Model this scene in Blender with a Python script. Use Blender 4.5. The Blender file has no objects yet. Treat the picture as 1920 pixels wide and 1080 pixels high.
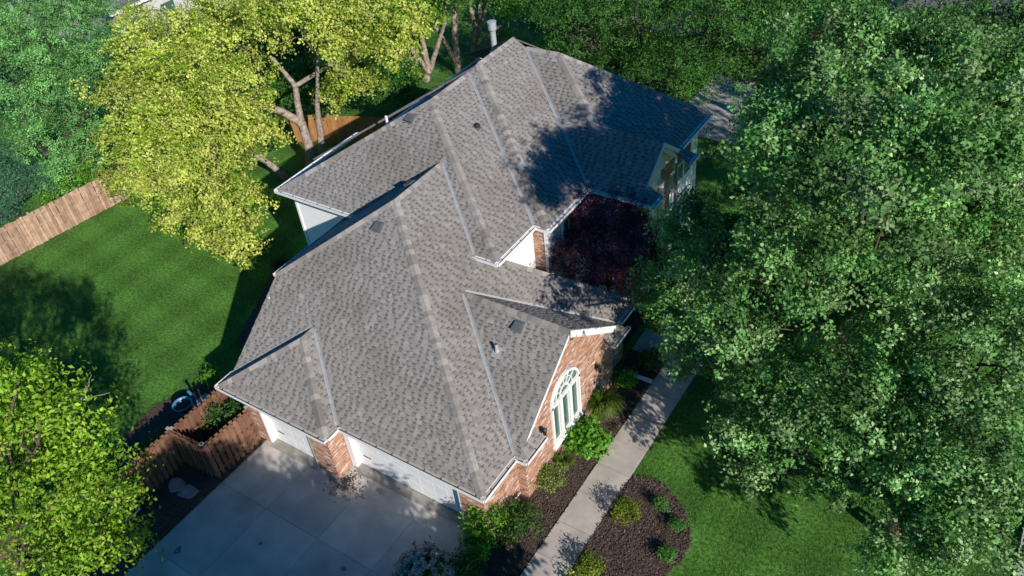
import bpy, math, random
import numpy as np
from mathutils import Vector, Matrix

rng = np.random.default_rng(7)
random.seed(7)
scene = bpy.context.scene
COL = scene.collection

# ------------------------------------------------------------------ camera
TH, PIT, ROL, FPX = -0.650616, 0.689865, 0.118729, 1582.04
fwd = Vector((math.sin(TH)*math.cos(PIT), math.cos(TH)*math.cos(PIT), -math.sin(PIT)))
rt = Vector((math.cos(TH), -math.sin(TH), 0))
dn = fwd.cross(rt)
c_, s_ = math.cos(ROL), math.sin(ROL)
rt2 = c_*rt + s_*dn
dn2 = -s_*rt + c_*dn
CAM = Vector((10.733, -11.451, 23.75))
cd = bpy.data.cameras.new('camera')
cam = bpy.data.objects.new('camera', cd)
COL.objects.link(cam)
up = -dn2
bk = -fwd
cam.matrix_world = Matrix(((rt2.x, up.x, bk.x, CAM.x), (rt2.y, up.y, bk.y, CAM.y), (rt2.z, up.z, bk.z, CAM.z), (0, 0, 0, 1)))
cd.sensor_width = 36.0
cd.lens = FPX/1920*36.0
cd.clip_start = 0.1
cd.clip_end = 600
scene.camera = cam

# ------------------------------------------------------------------ sky, sun, exposure
AZ, EL = math.radians(153), math.radians(28)       # direction the light travels (plan), elevation
sun_to = Vector((-math.cos(AZ)*math.cos(EL), -math.sin(AZ)*math.cos(EL), math.sin(EL)))
w = bpy.data.worlds.new('World')
scene.world = w
w.use_nodes = True
nt = w.node_tree
bg = nt.nodes['Background']
sky = nt.nodes.new('ShaderNodeTexSky')
sky.sky_type = 'NISHITA'
sky.sun_disc = False
sky.sun_elevation = EL
sky.sun_rotation = math.atan2(sun_to.x, sun_to.y)
sky.air_density = 1.0
sky.dust_density = 0.1
sky.ozone_density = 4.0
hsv = nt.nodes.new('ShaderNodeHueSaturation')
hsv.inputs['Saturation'].default_value = 1.8
nt.links.new(sky.outputs[0], hsv.inputs['Color'])
nt.links.new(hsv.outputs[0], bg.inputs[0])
bg.inputs[1].default_value = 0.085
sl = bpy.data.lights.new('sun', 'SUN')
sl.energy = 4.8
sl.angle = math.radians(0.53)
sl.color = (1.0, 0.93, 0.84)
so = bpy.data.objects.new('sun', sl)
COL.objects.link(so)
so.rotation_euler = (-sun_to).to_track_quat('-Z', 'Y').to_euler()
so.location = (40, -20, 40)
vs = scene.view_settings
vs.view_transform = 'Standard'
vs.look = 'None'
vs.exposure = 0.25
vs.gamma = 1.0
vs.use_curve_mapping = False

# ------------------------------------------------------------------ materials
def newmat(name):
    m = bpy.data.materials.new(name)
    m.use_nodes = True
    n = m.node_tree
    return m, n, n.nodes['Principled BSDF'], n.nodes, n.links

def noise_mat(name, c1, c2, scale=5, rough=0.8, bump=0.0, bscale=None, detail=6, c3=None, scale3=0.6, spec=0.3, objrand=0.0, dist=0.02, attr=False, contrast=(0.3, 0.7), metal=0.0):
    m, n, p, N, L = newmat(name)
    tc = N.new('ShaderNodeTexCoord')
    geo = N.new('ShaderNodeNewGeometry')
    src = geo.outputs['Position']
    nz = N.new('ShaderNodeTexNoise')
    nz.inputs['Scale'].default_value = scale
    nz.inputs['Detail'].default_value = detail
    L.new(src, nz.inputs['Vector'])
    rp = N.new('ShaderNodeValToRGB')
    rp.color_ramp.elements[0].position = contrast[0]
    rp.color_ramp.elements[1].position = contrast[1]
    rp.color_ramp.elements[0].color = (*c1, 1)
    rp.color_ramp.elements[1].color = (*c2, 1)
    L.new(nz.outputs['Fac'], rp.inputs[0])
    col = rp.outputs[0]
    if c3 is not None:
        n3 = N.new('ShaderNodeTexNoise')
        n3.inputs['Scale'].default_value = scale3
        n3.inputs['Detail'].default_value = 4
        L.new(src, n3.inputs['Vector'])
        r3 = N.new('ShaderNodeValToRGB')
        r3.color_ramp.elements[0].position = 0.45
        r3.color_ramp.elements[1].position = 0.7
        L.new(n3.outputs['Fac'], r3.inputs[0])
        mx = N.new('ShaderNodeMixRGB')
        mx.inputs[2].default_value = (*c3, 1)
        L.new(r3.outputs[0], mx.inputs[0])
        L.new(col, mx.inputs[1])
        col = mx.outputs[0]
    if attr:
        at = N.new('ShaderNodeAttribute')
        at.attribute_name = 'Col'
        mm = N.new('ShaderNodeMixRGB')
        mm.blend_type = 'MULTIPLY'
        mm.inputs[0].default_value = 1.0
        L.new(col, mm.inputs[1])
        L.new(at.outputs['Color'], mm.inputs[2])
        col = mm.outputs[0]
    if objrand > 0:
        oi = N.new('ShaderNodeObjectInfo')
        mp = N.new('ShaderNodeMapRange')
        mp.inputs[3].default_value = 1-objrand
        mp.inputs[4].default_value = 1+objrand
        L.new(oi.outputs['Random'], mp.inputs[0])
        hs = N.new('ShaderNodeHueSaturation')
        L.new(mp.outputs[0], hs.inputs['Value'])
        L.new(col, hs.inputs['Color'])
        col = hs.outputs[0]
    L.new(col, p.inputs['Base Color'])
    p.inputs['Roughness'].default_value = rough
    p.inputs['Metallic'].default_value = metal
    p.inputs['Specular IOR Level'].default_value = spec
    if bump > 0:
        nb = N.new('ShaderNodeTexNoise')
        nb.inputs['Scale'].default_value = bscale or scale*4
        nb.inputs['Detail'].default_value = 5
        L.new(src, nb.inputs['Vector'])
        bp = N.new('ShaderNodeBump')
        bp.inputs['Strength'].default_value = bump
        bp.inputs['Distance'].default_value = dist
        L.new(nb.outputs['Fac'], bp.inputs['Height'])
        L.new(bp.outputs[0], p.inputs['Normal'])
    return m

def leaf_mat(name, trans=0.35, rough=0.45, spec=0.35, tint=(1.25, 1.15, 0.5)):
    m, n, p, N, L = newmat(name)
    at = N.new('ShaderNodeAttribute')
    at.attribute_name = 'Col'
    L.new(at.outputs['Color'], p.inputs['Base Color'])
    p.inputs['Roughness'].default_value = rough
    p.inputs['Specular IOR Level'].default_value = spec
    tr = N.new('ShaderNodeBsdfTranslucent')
    mm = N.new('ShaderNodeMixRGB')
    mm.blend_type = 'MULTIPLY'
    mm.inputs[0].default_value = 1
    mm.inputs[2].default_value = (*tint, 1)
    L.new(at.outputs['Color'], mm.inputs[1])
    L.new(mm.outputs[0], tr.inputs[0])
    mix = N.new('ShaderNodeMixShader')
    mix.inputs[0].default_value = trans
    L.new(p.outputs[0], mix.inputs[1])
    L.new(tr.outputs[0], mix.inputs[2])
    L.new(mix.outputs[0], N['Material Output'].inputs[0])
    return m

M = {}
M['shingle'] = noise_mat('asphalt_shingle', (0.85, 0.85, 0.85), (1.12, 1.12, 1.12), 9, 0.95, 0.5, 160, c3=(0.80, 0.77, 0.74), scale3=0.4, attr=True, dist=0.006, spec=0.15)
M['deck'] = noise_mat('roof_deck', (0.12, 0.115, 0.115), (0.16, 0.15, 0.15), 8, 0.95)
M['white'] = noise_mat('white_paint', (0.74, 0.75, 0.76), (0.82, 0.82, 0.82), 3, 0.5, 0.05, 30)
M['siding'] = noise_mat('white_siding', (0.76, 0.77, 0.78), (0.82, 0.82, 0.82), 2, 0.55, 0.05, 30)
M['door'] = noise_mat('garage_door_paint', (0.74, 0.75, 0.77), (0.82, 0.82, 0.83), 1.2, 0.4, 0.03, 20)
M['gutter_in'] = noise_mat('gutter_inside', (0.10, 0.10, 0.10), (0.2, 0.18, 0.15), 6, 0.8)
M['gutter_tan'] = noise_mat('gutter_apron', (0.42, 0.39, 0.34), (0.52, 0.49, 0.44), 8, 0.6)
M['metal'] = noise_mat('galvanised_flashing', (0.27, 0.285, 0.30), (0.36, 0.375, 0.39), 6, 0.5, 0.1, 30, spec=0.4)
M['steel'] = noise_mat('galvanised_pipe', (0.42, 0.44, 0.46), (0.55, 0.56, 0.57), 8, 0.4, spec=0.5, metal=0.3)
M['vent'] = noise_mat('vent_grey', (0.085, 0.09, 0.095), (0.12, 0.125, 0.13), 8, 0.6)
M['black'] = noise_mat('black_metal', (0.012, 0.012, 0.013), (0.03, 0.03, 0.03), 8, 0.5)
M['mortar'] = noise_mat('mortar', (0.42, 0.36, 0.32), (0.54, 0.48, 0.43), 12, 0.95, 0.3, 90)
M['brick'] = noise_mat('brick', (0.8, 0.8, 0.8), (1.15, 1.12, 1.1), 14, 0.9, 0.5, 110, attr=True, dist=0.01, spec=0.15)
M['concrete'] = noise_mat('driveway_concrete', (0.42, 0.395, 0.365), (0.54, 0.51, 0.47), 1.6, 0.85, 0.3, 60, c3=(0.33, 0.315, 0.29), scale3=0.55, objrand=0.09)
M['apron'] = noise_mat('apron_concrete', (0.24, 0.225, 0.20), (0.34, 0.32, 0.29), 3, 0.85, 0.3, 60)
M['stain'] = noise_mat('stained_concrete', (0.24, 0.215, 0.19), (0.37, 0.34, 0.31), 6, 0.85, 0.3, 60)
M['oil'] = noise_mat('oil_stain', (0.10, 0.095, 0.09), (0.22, 0.21, 0.20), 9, 0.7)
M['walk'] = noise_mat('walkway_concrete', (0.43, 0.385, 0.335), (0.53, 0.48, 0.425), 3, 0.88, 0.3, 80, c3=(0.36, 0.33, 0.30), scale3=0.9, objrand=0.05)
M['joint'] = noise_mat('joint_dirt', (0.16, 0.15, 0.13), (0.28, 0.26, 0.23), 6, 0.95)
M['mulch'] = noise_mat('mulch', (0.042, 0.027, 0.022), (0.13, 0.088, 0.072), 16, 0.95, 0.9, 40, dist=0.05)
M['chip'] = noise_mat('bark_chip', (0.7, 0.7, 0.7), (1.2, 1.2, 1.2), 20, 0.9, attr=True)
M['wood'] = noise_mat('cedar_stain', (0.13, 0.066, 0.042), (0.23, 0.118, 0.074), 3.5, 0.8, 0.3, 25, objrand=0.25, detail=9)
M['wood_old'] = noise_mat('cedar_weathered', (0.29, 0.175, 0.115), (0.47, 0.32, 0.23), 3.5, 0.85, 0.3, 25, objrand=0.3, detail=9)
M['wood_gold'] = noise_mat('cedar_golden', (0.30, 0.14, 0.05), (0.42, 0.21, 0.085), 3.5, 0.8, 0.3, 25, objrand=0.15, detail=9)
M['rail'] = noise_mat('cedar_rail', (0.34, 0.25, 0.19), (0.45, 0.36, 0.29), 5, 0.85, 0.3, 25)
M['paver'] = noise_mat('paver', (0.20, 0.13, 0.10), (0.33, 0.22, 0.17), 5, 0.9, 0.3, 70, objrand=0.2)
M['stone'] = noise_mat('flagstone', (0.28, 0.22, 0.21), (0.40, 0.33, 0.31), 5, 0.9, 0.5, 30)
M['pot'] = noise_mat('blue_glazed', (0.05, 0.17, 0.28), (0.08, 0.23, 0.35), 5, 0.35, spec=0.5)
M['red'] = noise_mat('red_plastic', (0.35, 0.03, 0.02), (0.45, 0.05, 0.03), 5, 0.4)
M['asphalt'] = noise_mat('asphalt', (0.045, 0.046, 0.05), (0.075, 0.076, 0.08), 12, 0.9, 0.4, 120)
M['nroof'] = noise_mat('neighbour_roof', (0.10, 0.10, 0.115), (0.16, 0.16, 0.18), 10, 0.95, 0.4, 60)
M['nwall'] = noise_mat('neighbour_wall', (0.45, 0.45, 0.45), (0.55, 0.55, 0.55), 2, 0.8)
M['bark_pale'] = noise_mat('bark_pale', (0.16, 0.125, 0.105), (0.42, 0.35, 0.30), 7, 0.95, 0.8, 14, detail=8, dist=0.04)
M['bark_dark'] = noise_mat('bark_dark', (0.045, 0.035, 0.028), (0.14, 0.105, 0.085), 7, 0.95, 0.8, 14, detail=8, dist=0.04)
M['leaf'] = leaf_mat('leaf', 0.38, 0.5, 0.25, (1.05, 1.12, 0.45))
M['leaf_oak'] = leaf_mat('leaf_glossy', 0.27, 0.55, 0.2)
M['leaf_soft'] = leaf_mat('leaf_soft', 0.3, 0.6, 0.15)
M['leaf_purple'] = leaf_mat('leaf_purple', 0.2, 0.5, 0.2, (1.2, 0.8, 0.8))
M['petal'] = leaf_mat('petal', 0.3, 0.6, 0.2, (1, 0.97, 0.9))
m, n, p, N, L = newmat('window_glass')
p.inputs['Base Color'].default_value = (0.055, 0.12, 0.095, 1)
p.inputs['Roughness'].default_value = 0.08
p.inputs['Specular IOR Level'].default_value = 0.8
M['glass'] = m

# lawn: mown stripes and patches
m, n, p, N, L = newmat('lawn_grass')
geo = N.new('ShaderNodeNewGeometry')
def _noise(sc, det=5):
    z = N.new('ShaderNodeTexNoise')
    z.inputs['Scale'].default_value = sc
    z.inputs['Detail'].default_value = det
    L.new(geo.outputs['Position'], z.inputs['Vector'])
    return z.outputs['Fac']
rp = N.new('ShaderNodeValToRGB')
rp.color_ramp.elements[0].position = 0.32
rp.color_ramp.elements[1].position = 0.68
rp.color_ramp.elements[0].color = (0.036, 0.112, 0.017, 1)
rp.color_ramp.elements[1].color = (0.130, 0.300, 0.052, 1)
L.new(_noise(8, 12), rp.inputs[0])
col = rp.outputs[0]
def _stripe(rot, sc, amt, col):
    mp = N.new('ShaderNodeMapping')
    mp.inputs['Rotation'].default_value = (0, 0, rot)
    L.new(geo.outputs['Position'], mp.inputs['Vector'])
    wv = N.new('ShaderNodeTexWave')
    wv.inputs['Scale'].default_value = sc
    wv.inputs['Distortion'].default_value = 0.5
    wv.inputs['Detail'].default_value = 2
    L.new(mp.outputs[0], wv.inputs['Vector'])
    mr = N.new('ShaderNodeMapRange')
    mr.inputs[1].default_value = .32
    mr.inputs[2].default_value = .68
    mr.inputs[3].default_value = 1-amt
    mr.inputs[4].default_value = 1+amt
    L.new(wv.outputs['Fac'], mr.inputs[0])
    mm = N.new('ShaderNodeMixRGB')
    mm.blend_type = 'MULTIPLY'
    mm.inputs[0].default_value = 1
    L.new(col, mm.inputs[1])
    L.new(mr.outputs[0], mm.inputs[2])
    return mm.outputs[0]
col = _stripe(math.radians(3), 0.145, 0.13, col)
col = _stripe(math.radians(93), 0.125, 0.12, col)
r2 = N.new('ShaderNodeValToRGB')
r2.color_ramp.elements[0].position = 0.62
r2.color_ramp.elements[1].position = 0.78
L.new(_noise(0.55, 5), r2.inputs[0])
mx = N.new('ShaderNodeMixRGB')
mx.inputs[2].default_value = (0.13, 0.22, 0.045, 1)
L.new(r2.outputs[0], mx.inputs[0])
L.new(col, mx.inputs[1])
L.new(mx.outputs[0], p.inputs['Base Color'])
p.inputs['Roughness'].default_value = 0.85
p.inputs['Specular IOR Level'].default_value = 0.15
bp = N.new('ShaderNodeBump')
bp.inputs['Strength'].default_value = 0.9
bp.inputs['Distance'].default_value = 0.06
L.new(_noise(45, 6), bp.inputs['Height'])
L.new(bp.outputs[0], p.inputs['Normal'])
M['lawn'] = m

# ------------------------------------------------------------------ helpers
def link(name, me, parent=None, mat=None, kind=None):
    o = bpy.data.objects.new(name, me)
    COL.objects.link(o)
    if parent is not None:
        o.parent = parent
    if mat is not None and me is not None and not me.materials:
        me.materials.append(M[mat])
    if kind:
        o['kind'] = kind
    return o

def tag(o, label, cat=None, group=None, kind=None):
    if label: o['label'] = label
    if cat: o['category'] = cat
    if group: o['group'] = group
    if kind: o['kind'] = kind
    return o

def empty(name, label, cat, group=None, loc=(0, 0, 0)):
    o = bpy.data.objects.new(name, None)
    COL.objects.link(o)
    o.location = loc
    o.empty_display_size = 0.1
    return tag(o, label, cat, group)

def mesh(name, V, F, smooth=False):
    me = bpy.data.meshes.new(name)
    me.from_pydata([tuple(map(float, v)) for v in V], [], F)
    if smooth:
        for q in me.polygons: q.use_smooth = True
    return me

def obj(name, V, F, mat, parent=None, kind=None, smooth=False):
    return link(name, mesh(name, V, F, smooth), parent, mat, kind)

class MB:
    def __init__(s):
        s.V, s.F, s.C = [], [], []
    def add(s, V, F, col=None):
        o = len(s.V)
        s.V += [tuple(map(float, v)) for v in V]
        s.F += [tuple(i+o for i in f) for f in F]
        s.C += [col or (1, 1, 1)]*len(V)
        return s
    def box(s, x0, x1, y0, y1, z0, z1, col=None):
        V = [(x0, y0, z0), (x1, y0, z0), (x1, y1, z0), (x0, y1, z0), (x0, y0, z1), (x1, y0, z1), (x1, y1, z1), (x0, y1, z1)]
        return s.add(V, [(3, 2, 1, 0), (4, 5, 6, 7), (0, 1, 5, 4), (1, 2, 6, 5), (2, 3, 7, 6), (3, 0, 4, 7)], col)
    def obox(s, o, a, b, c, col=None):
        o, a, b, c = map(Vector, (o, a, b, c))
        V = [o, o+a, o+a+b, o+b, o+c, o+a+c, o+a+b+c, o+b+c]
        F = [(3, 2, 1, 0), (4, 5, 6, 7), (0, 1, 5, 4), (1, 2, 6, 5), (2, 3, 7, 6), (3, 0, 4, 7)]
        if a.cross(b).dot(c) < 0: F = [f[::-1] for f in F]
        return s.add(V, F, col)
    def tube(s, pts, rad, seg=8, cap=True, col=None):
        pts = [Vector(q) for q in pts]
        n = len(pts)
        V = []
        for i, q in enumerate(pts):
            d = (pts[min(i+1, n-1)]-pts[max(i-1, 0)])
            if d.length < 1e-6: d = Vector((0, 0, 1))
            d.normalize()
            a = d.cross(Vector((0, 0, 1)) if abs(d.z) < 0.95 else Vector((1, 0, 0))).normalized()
            b = d.cross(a)
            for k in range(seg):
                t = 2*math.pi*k/seg
                V.append(q + rad[i]*(math.cos(t)*a+math.sin(t)*b))
        F = []
        for i in range(n-1):
            for k in range(seg):
                k2 = (k+1) % seg
                F.append((i*seg+k, i*seg+k2, (i+1)*seg+k2, (i+1)*seg+k))
        if cap:
            F.append(tuple(range(seg))[::-1])
            F.append(tuple((n-1)*seg+k for k in range(seg)))
        return s.add(V, F, col)
    def lathe(s, prof, c=(0, 0, 0), seg=16, col=None):
        V, F = [], []
        for r, z in prof:
            for k in range(seg):
                t = 2*math.pi*k/seg
                V.append((c[0]+r*math.cos(t), c[1]+r*math.sin(t), c[2]+z))
        for i in range(len(prof)-1):
            for k in range(seg):
                k2 = (k+1) % seg
                F.append((i*seg+k, i*seg+k2, (i+1)*seg+k2, (i+1)*seg+k))
        return s.add(V, F, col)
    def build(s, name, mat, parent=None, kind=None, smooth=False, attr=False):
        me = mesh(name, s.V, s.F, smooth)
        if attr:
            A = me.color_attributes.new('Col', 'FLOAT_COLOR', 'POINT')
            c = np.ones((len(s.V), 4), np.float32)
            c[:, :3] = np.array(s.C, np.float32)
            A.data.foreach_set('color', c.ravel())
        return link(name, me, parent, mat, kind)

def boxo(name, x0, x1, y0, y1, z0, z1, mat, parent=None):
    return MB().box(x0, x1, y0, y1, z0, z1).build(name, mat, parent)

# ------------------------------------------------------------------ ground, paving
GZ = 0.0
def in_poly(x, y, P):
    c = False
    j = len(P)-1
    for i in range(len(P)):
        if (P[i][1] > y) != (P[j][1] > y) and x < (P[j][0]-P[i][0])*(y-P[i][1])/(P[j][1]-P[i][1])+P[i][0]:
            c = not c
        j = i
    return c

S = 320
tag(obj('lawn', [(-S, -S, 0), (S, -S, 0), (S, S, 0), (-S, S, 0)], [(0, 1, 2, 3)], 'lawn'), None, kind='structure')

drive = obj('driveway', [(-10.2, -30, 0.004), (-0.6, -30, 0.004), (-0.6, 0.64, 0.004), (-10.2, 0.64, 0.004)], [(0, 1, 2, 3)], 'joint', kind='structure')
ux = [-10.15, -7.85, -5.42, -3.05, -0.75]
vy = [0.66, -2.5, -5.6, -8.8, -12.0]
for i in range(4):
    for j in range(4):
        x0, x1 = ux[i]+0.006, ux[i+1]-0.006
        y1, y0 = vy[j]-0.006, vy[j+1]+0.006
        if i == 0 and j == 0: y1 = -0.06
        if i == 1 and j == 0: y1 = -0.06
        z = 0.030+0.002*((i*3+j*5) % 3)
        boxo('slab', x0, x1, y0, y1, 0.0, z, 'concrete', drive)
boxo('slab', -6.44, -5.43, -.05, .66, 0.0, .0305, 'concrete', drive)
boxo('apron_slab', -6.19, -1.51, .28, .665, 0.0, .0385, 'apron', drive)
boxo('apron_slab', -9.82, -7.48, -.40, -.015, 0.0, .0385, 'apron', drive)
def stain(x, y, r, sx, sy, seed, mat):
    rr = random.Random(seed)
    n_ = 22
    V = [(x, y, .0372)]
    for i in range(n_):
        t = 2*math.pi*i/n_
        k = r*rr.uniform(.55, 1.25)
        V.append((x+k*sx*math.cos(t), y+k*sy*math.sin(t), .0368))
    obj('stain', V, [(0, i+1, (i+1) % n_+1) for i in range(n_)], mat, drive)
stain(-5.7, -.55, .34, 1.5, .8, 1, 'stain'); stain(-6.2, -.75, .22, 1.2, .9, 2, 'stain'); stain(-4.75, .05, .16, 1.5, .8, 3, 'stain')
stain(-9.3, -5.2, .16, 1.0, .9, 4, 'oil'); stain(-8.6, -6.4, .1, 1, .8, 5, 'oil'); stain(-3.9, -2.9, .1, 1.2, .9, 6, 'oil'); stain(-7.0, -3.6, .08, 1.2, .9, 7, 'oil')

walkway = obj('walkway', [(1.2, -12, 0.004), (2.5, -12, 0.004), (2.5, 12.2, 0.004), (1.2, 12.2, 0.004)], [(0, 1, 2, 3)], 'joint', kind='structure')
yj = [-7.36, -6.02, -4.66, -3.32, -1.98, -0.64, 0.70, 2.05, 3.42, 4.74, 6.0, 7.35, 8.7, 10.05, 11.4]
for a, b in zip(yj[:-1], yj[1:]):
    boxo('slab', 1.22, 2.47, a+0.012, b-0.012, 0, 0.045+0.002*(int(a*7) % 3), 'walk', walkway)
boxo('slab', -0.3, 1.2, 10.4, 11.7, 0, 0.044, 'walk', walkway)

def bed(name, P, n_chip, step=0.1):
    xs = [q[0] for q in P]; ys = [q[1] for q in P]
    V, F, idx = [], [], {}
    nx = int((max(xs)-min(xs))/step)+2; ny = int((max(ys)-min(ys))/step)+2
    for i in range(nx):
        for j in range(ny):
            x, y = min(xs)+i*step, min(ys)+j*step
            if in_poly(x, y, P):
                idx[i, j] = len(V)
                V.append((x+random.uniform(-.03, .03), y+random.uniform(-.03, .03), 0.025+random.uniform(0, 0.015)+0.01*math.sin(x*2.3)*math.cos(y*1.7)+0.015))
    for (i, j) in idx:
        if (i+1, j) in idx and (i+1, j+1) in idx and (i, j+1) in idx:
            F.append((idx[i, j], idx[i+1, j], idx[i+1, j+1], idx[i, j+1]))
    o = obj(name, V, F, 'mulch', kind='structure')
    mb = MB()
    k = 0
    while k < n_chip:
        x, y = random.uniform(min(xs), max(xs)), random.uniform(min(ys), max(ys))
        if not in_poly(x, y, P): continue
        k += 1
        t = random.uniform(0, 3.14)
        l, wd = random.uniform(.03, .10), random.uniform(.012, .03)
        d = Vector((math.cos(t), math.sin(t), random.uniform(-.25, .25)))*l
        e = Vector((-math.sin(t), math.cos(t), random.uniform(-.3, .3)))*wd
        g = random.random()
        b = 0.05+0.11*g**2 + (0.14 if random.random() < 0.012 else 0)
        mb.obox((x, y, 0.035+random.uniform(0, .04)), d, e, (0, 0, 0.012), (b*1.2, b*0.84, b*0.70))
    c = mb.build('bark_chips', 'chip', o, kind='stuff', attr=True)
    return o

bed('mulch_bed_by_walkway', [(-0.46, 0.5), (-0.75, -0.1), (-0.75, -4.5), (1.24, -4.5), (1.24, 10.3), (-0.4, 10.3), (-0.1, 8.4), (-0.1, 2.4), (-0.46, 2.3)], 6500)
ang = [math.radians(a) for a in range(0, 360, 12)]
rb = [(2.48, 4.55), (2.75, 4.95), (3.2, 5.1), (3.7, 5.0), (4.2, 4.72), (4.7, 4.35), (5.1, 3.9), (5.33, 3.4), (5.38, 2.9), (5.3, 2.4), (5.1, 1.8), (4.6, 1.0), (3.9, 0.3), (3.2, -0.2), (2.48, -0.4)]
bed('round_mulch_bed', rb, 6000)
bed('mulch_strip', [(-10.12, -.2), (-10.7, -.2), (-10.7, .4), (-12.2, .4), (-12.2, -6.6), (-13, -12), (-10.12, -12)], 1300)
bed('courtyard_bed', [(-3.5, 10.5), (-0.5, 10.5), (-0.5, 12.7), (-3.5, 12.7)], 250)
bed('backyard_bed', [(-15.4, 2.9), (-13.9, 3.0), (-11.2, 3.2), (-11.2, 7.3), (-14.3, 7.3), (-14.3, 9.5), (-16.2, 9.3), (-17.6, 7.4), (-16.4, 5.0)], 400)
bed('fence_corner_bed', [(-12.2, -2.2), (-12.2, 0.6), (-13.6, 1.0), (-14.9, 0.5), (-15.6, -1.2), (-15.3, -3.4), (-13.5, -4.4), (-12.2, -4.3)], 300)

patio = obj('patio', [(-13.6, 0.3, .004), (-11.0, 0.3, .004), (-11.0, 3.3, .004), (-13.6, 3.3, .004)], [(0, 1, 2, 3)], 'joint', kind='structure')
pm = None
for i in range(13):
    for j in range(15):
        x0, y0 = -13.55+i*0.2, 0.34+j*0.2
        if pm is None:
            pm = MB().box(0, .19, 0, .19, 0, .03); pm = mesh('paver', pm.V, pm.F); pm.materials.append(M['paver'])
        q = link('paver', pm, patio); q.location = (x0, y0, .004)
boxo('concrete_pad', -14.2, -12.9, -0.55, 0.28, 0, 0.06, 'walk', patio)

road = obj('road', [(14.2, -120, .004), (22.5, -120, .004), (22.5, 160, .004), (14.2, 160, .004)], [(0, 1, 2, 3)], 'asphalt', kind='structure')
tag(boxo('kerb', 13.9, 14.2, -120, 160, 0, 0.13, 'walk'), None, kind='structure')
ndr = obj('neighbour_driveway', [(-6.6, 26.8, .004), (13.9, 26.8, .004), (13.9, 34, .004), (-6.6, 34, .004)], [(0, 1, 2, 3)], 'joint', kind='structure')
for i in range(6):
    for j in range(3):
        boxo('slab', -6.6+i*3.4+.015, -6.6+(i+1)*3.4-.015, 26.8+j*2.4+.015, 26.8+(j+1)*2.4-.015, 0, .03, 'concrete', ndr)

# ------------------------------------------------------------------ the house
house = empty('suburban_house', 'large grey shingled hip roof house with red brick garage and white siding', 'house', loc=(0, 0, 0))
roof_parts = []
SH_ALL = []      # every shingle piece: (poly3d verts list lower+upper, color)

def clip(poly, P):
    """convex clip of poly (list of 2d) by ccw convex P"""
    out = poly
    for i in range(len(P)):
        a, b = P[i], P[(i+1) % len(P)]
        ex, ey = b[0]-a[0], b[1]-a[1]
        inp, out = out, []
        if not inp: return []
        for k in range(len(inp)):
            p0, p1 = inp[k-1], inp[k]
            d0 = ex*(p0[1]-a[1])-ey*(p0[0]-a[0])
            d1 = ex*(p1[1]-a[1])-ey*(p1[0]-a[0])
            if (d0 >= 0) != (d1 >= 0):
                t = d0/(d0-d1)
                out.append((p0[0]+t*(p1[0]-p0[0]), p0[1]+t*(p1[1]-p0[1])))
            if d1 >= 0: out.append(p1)
    return out

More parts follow.
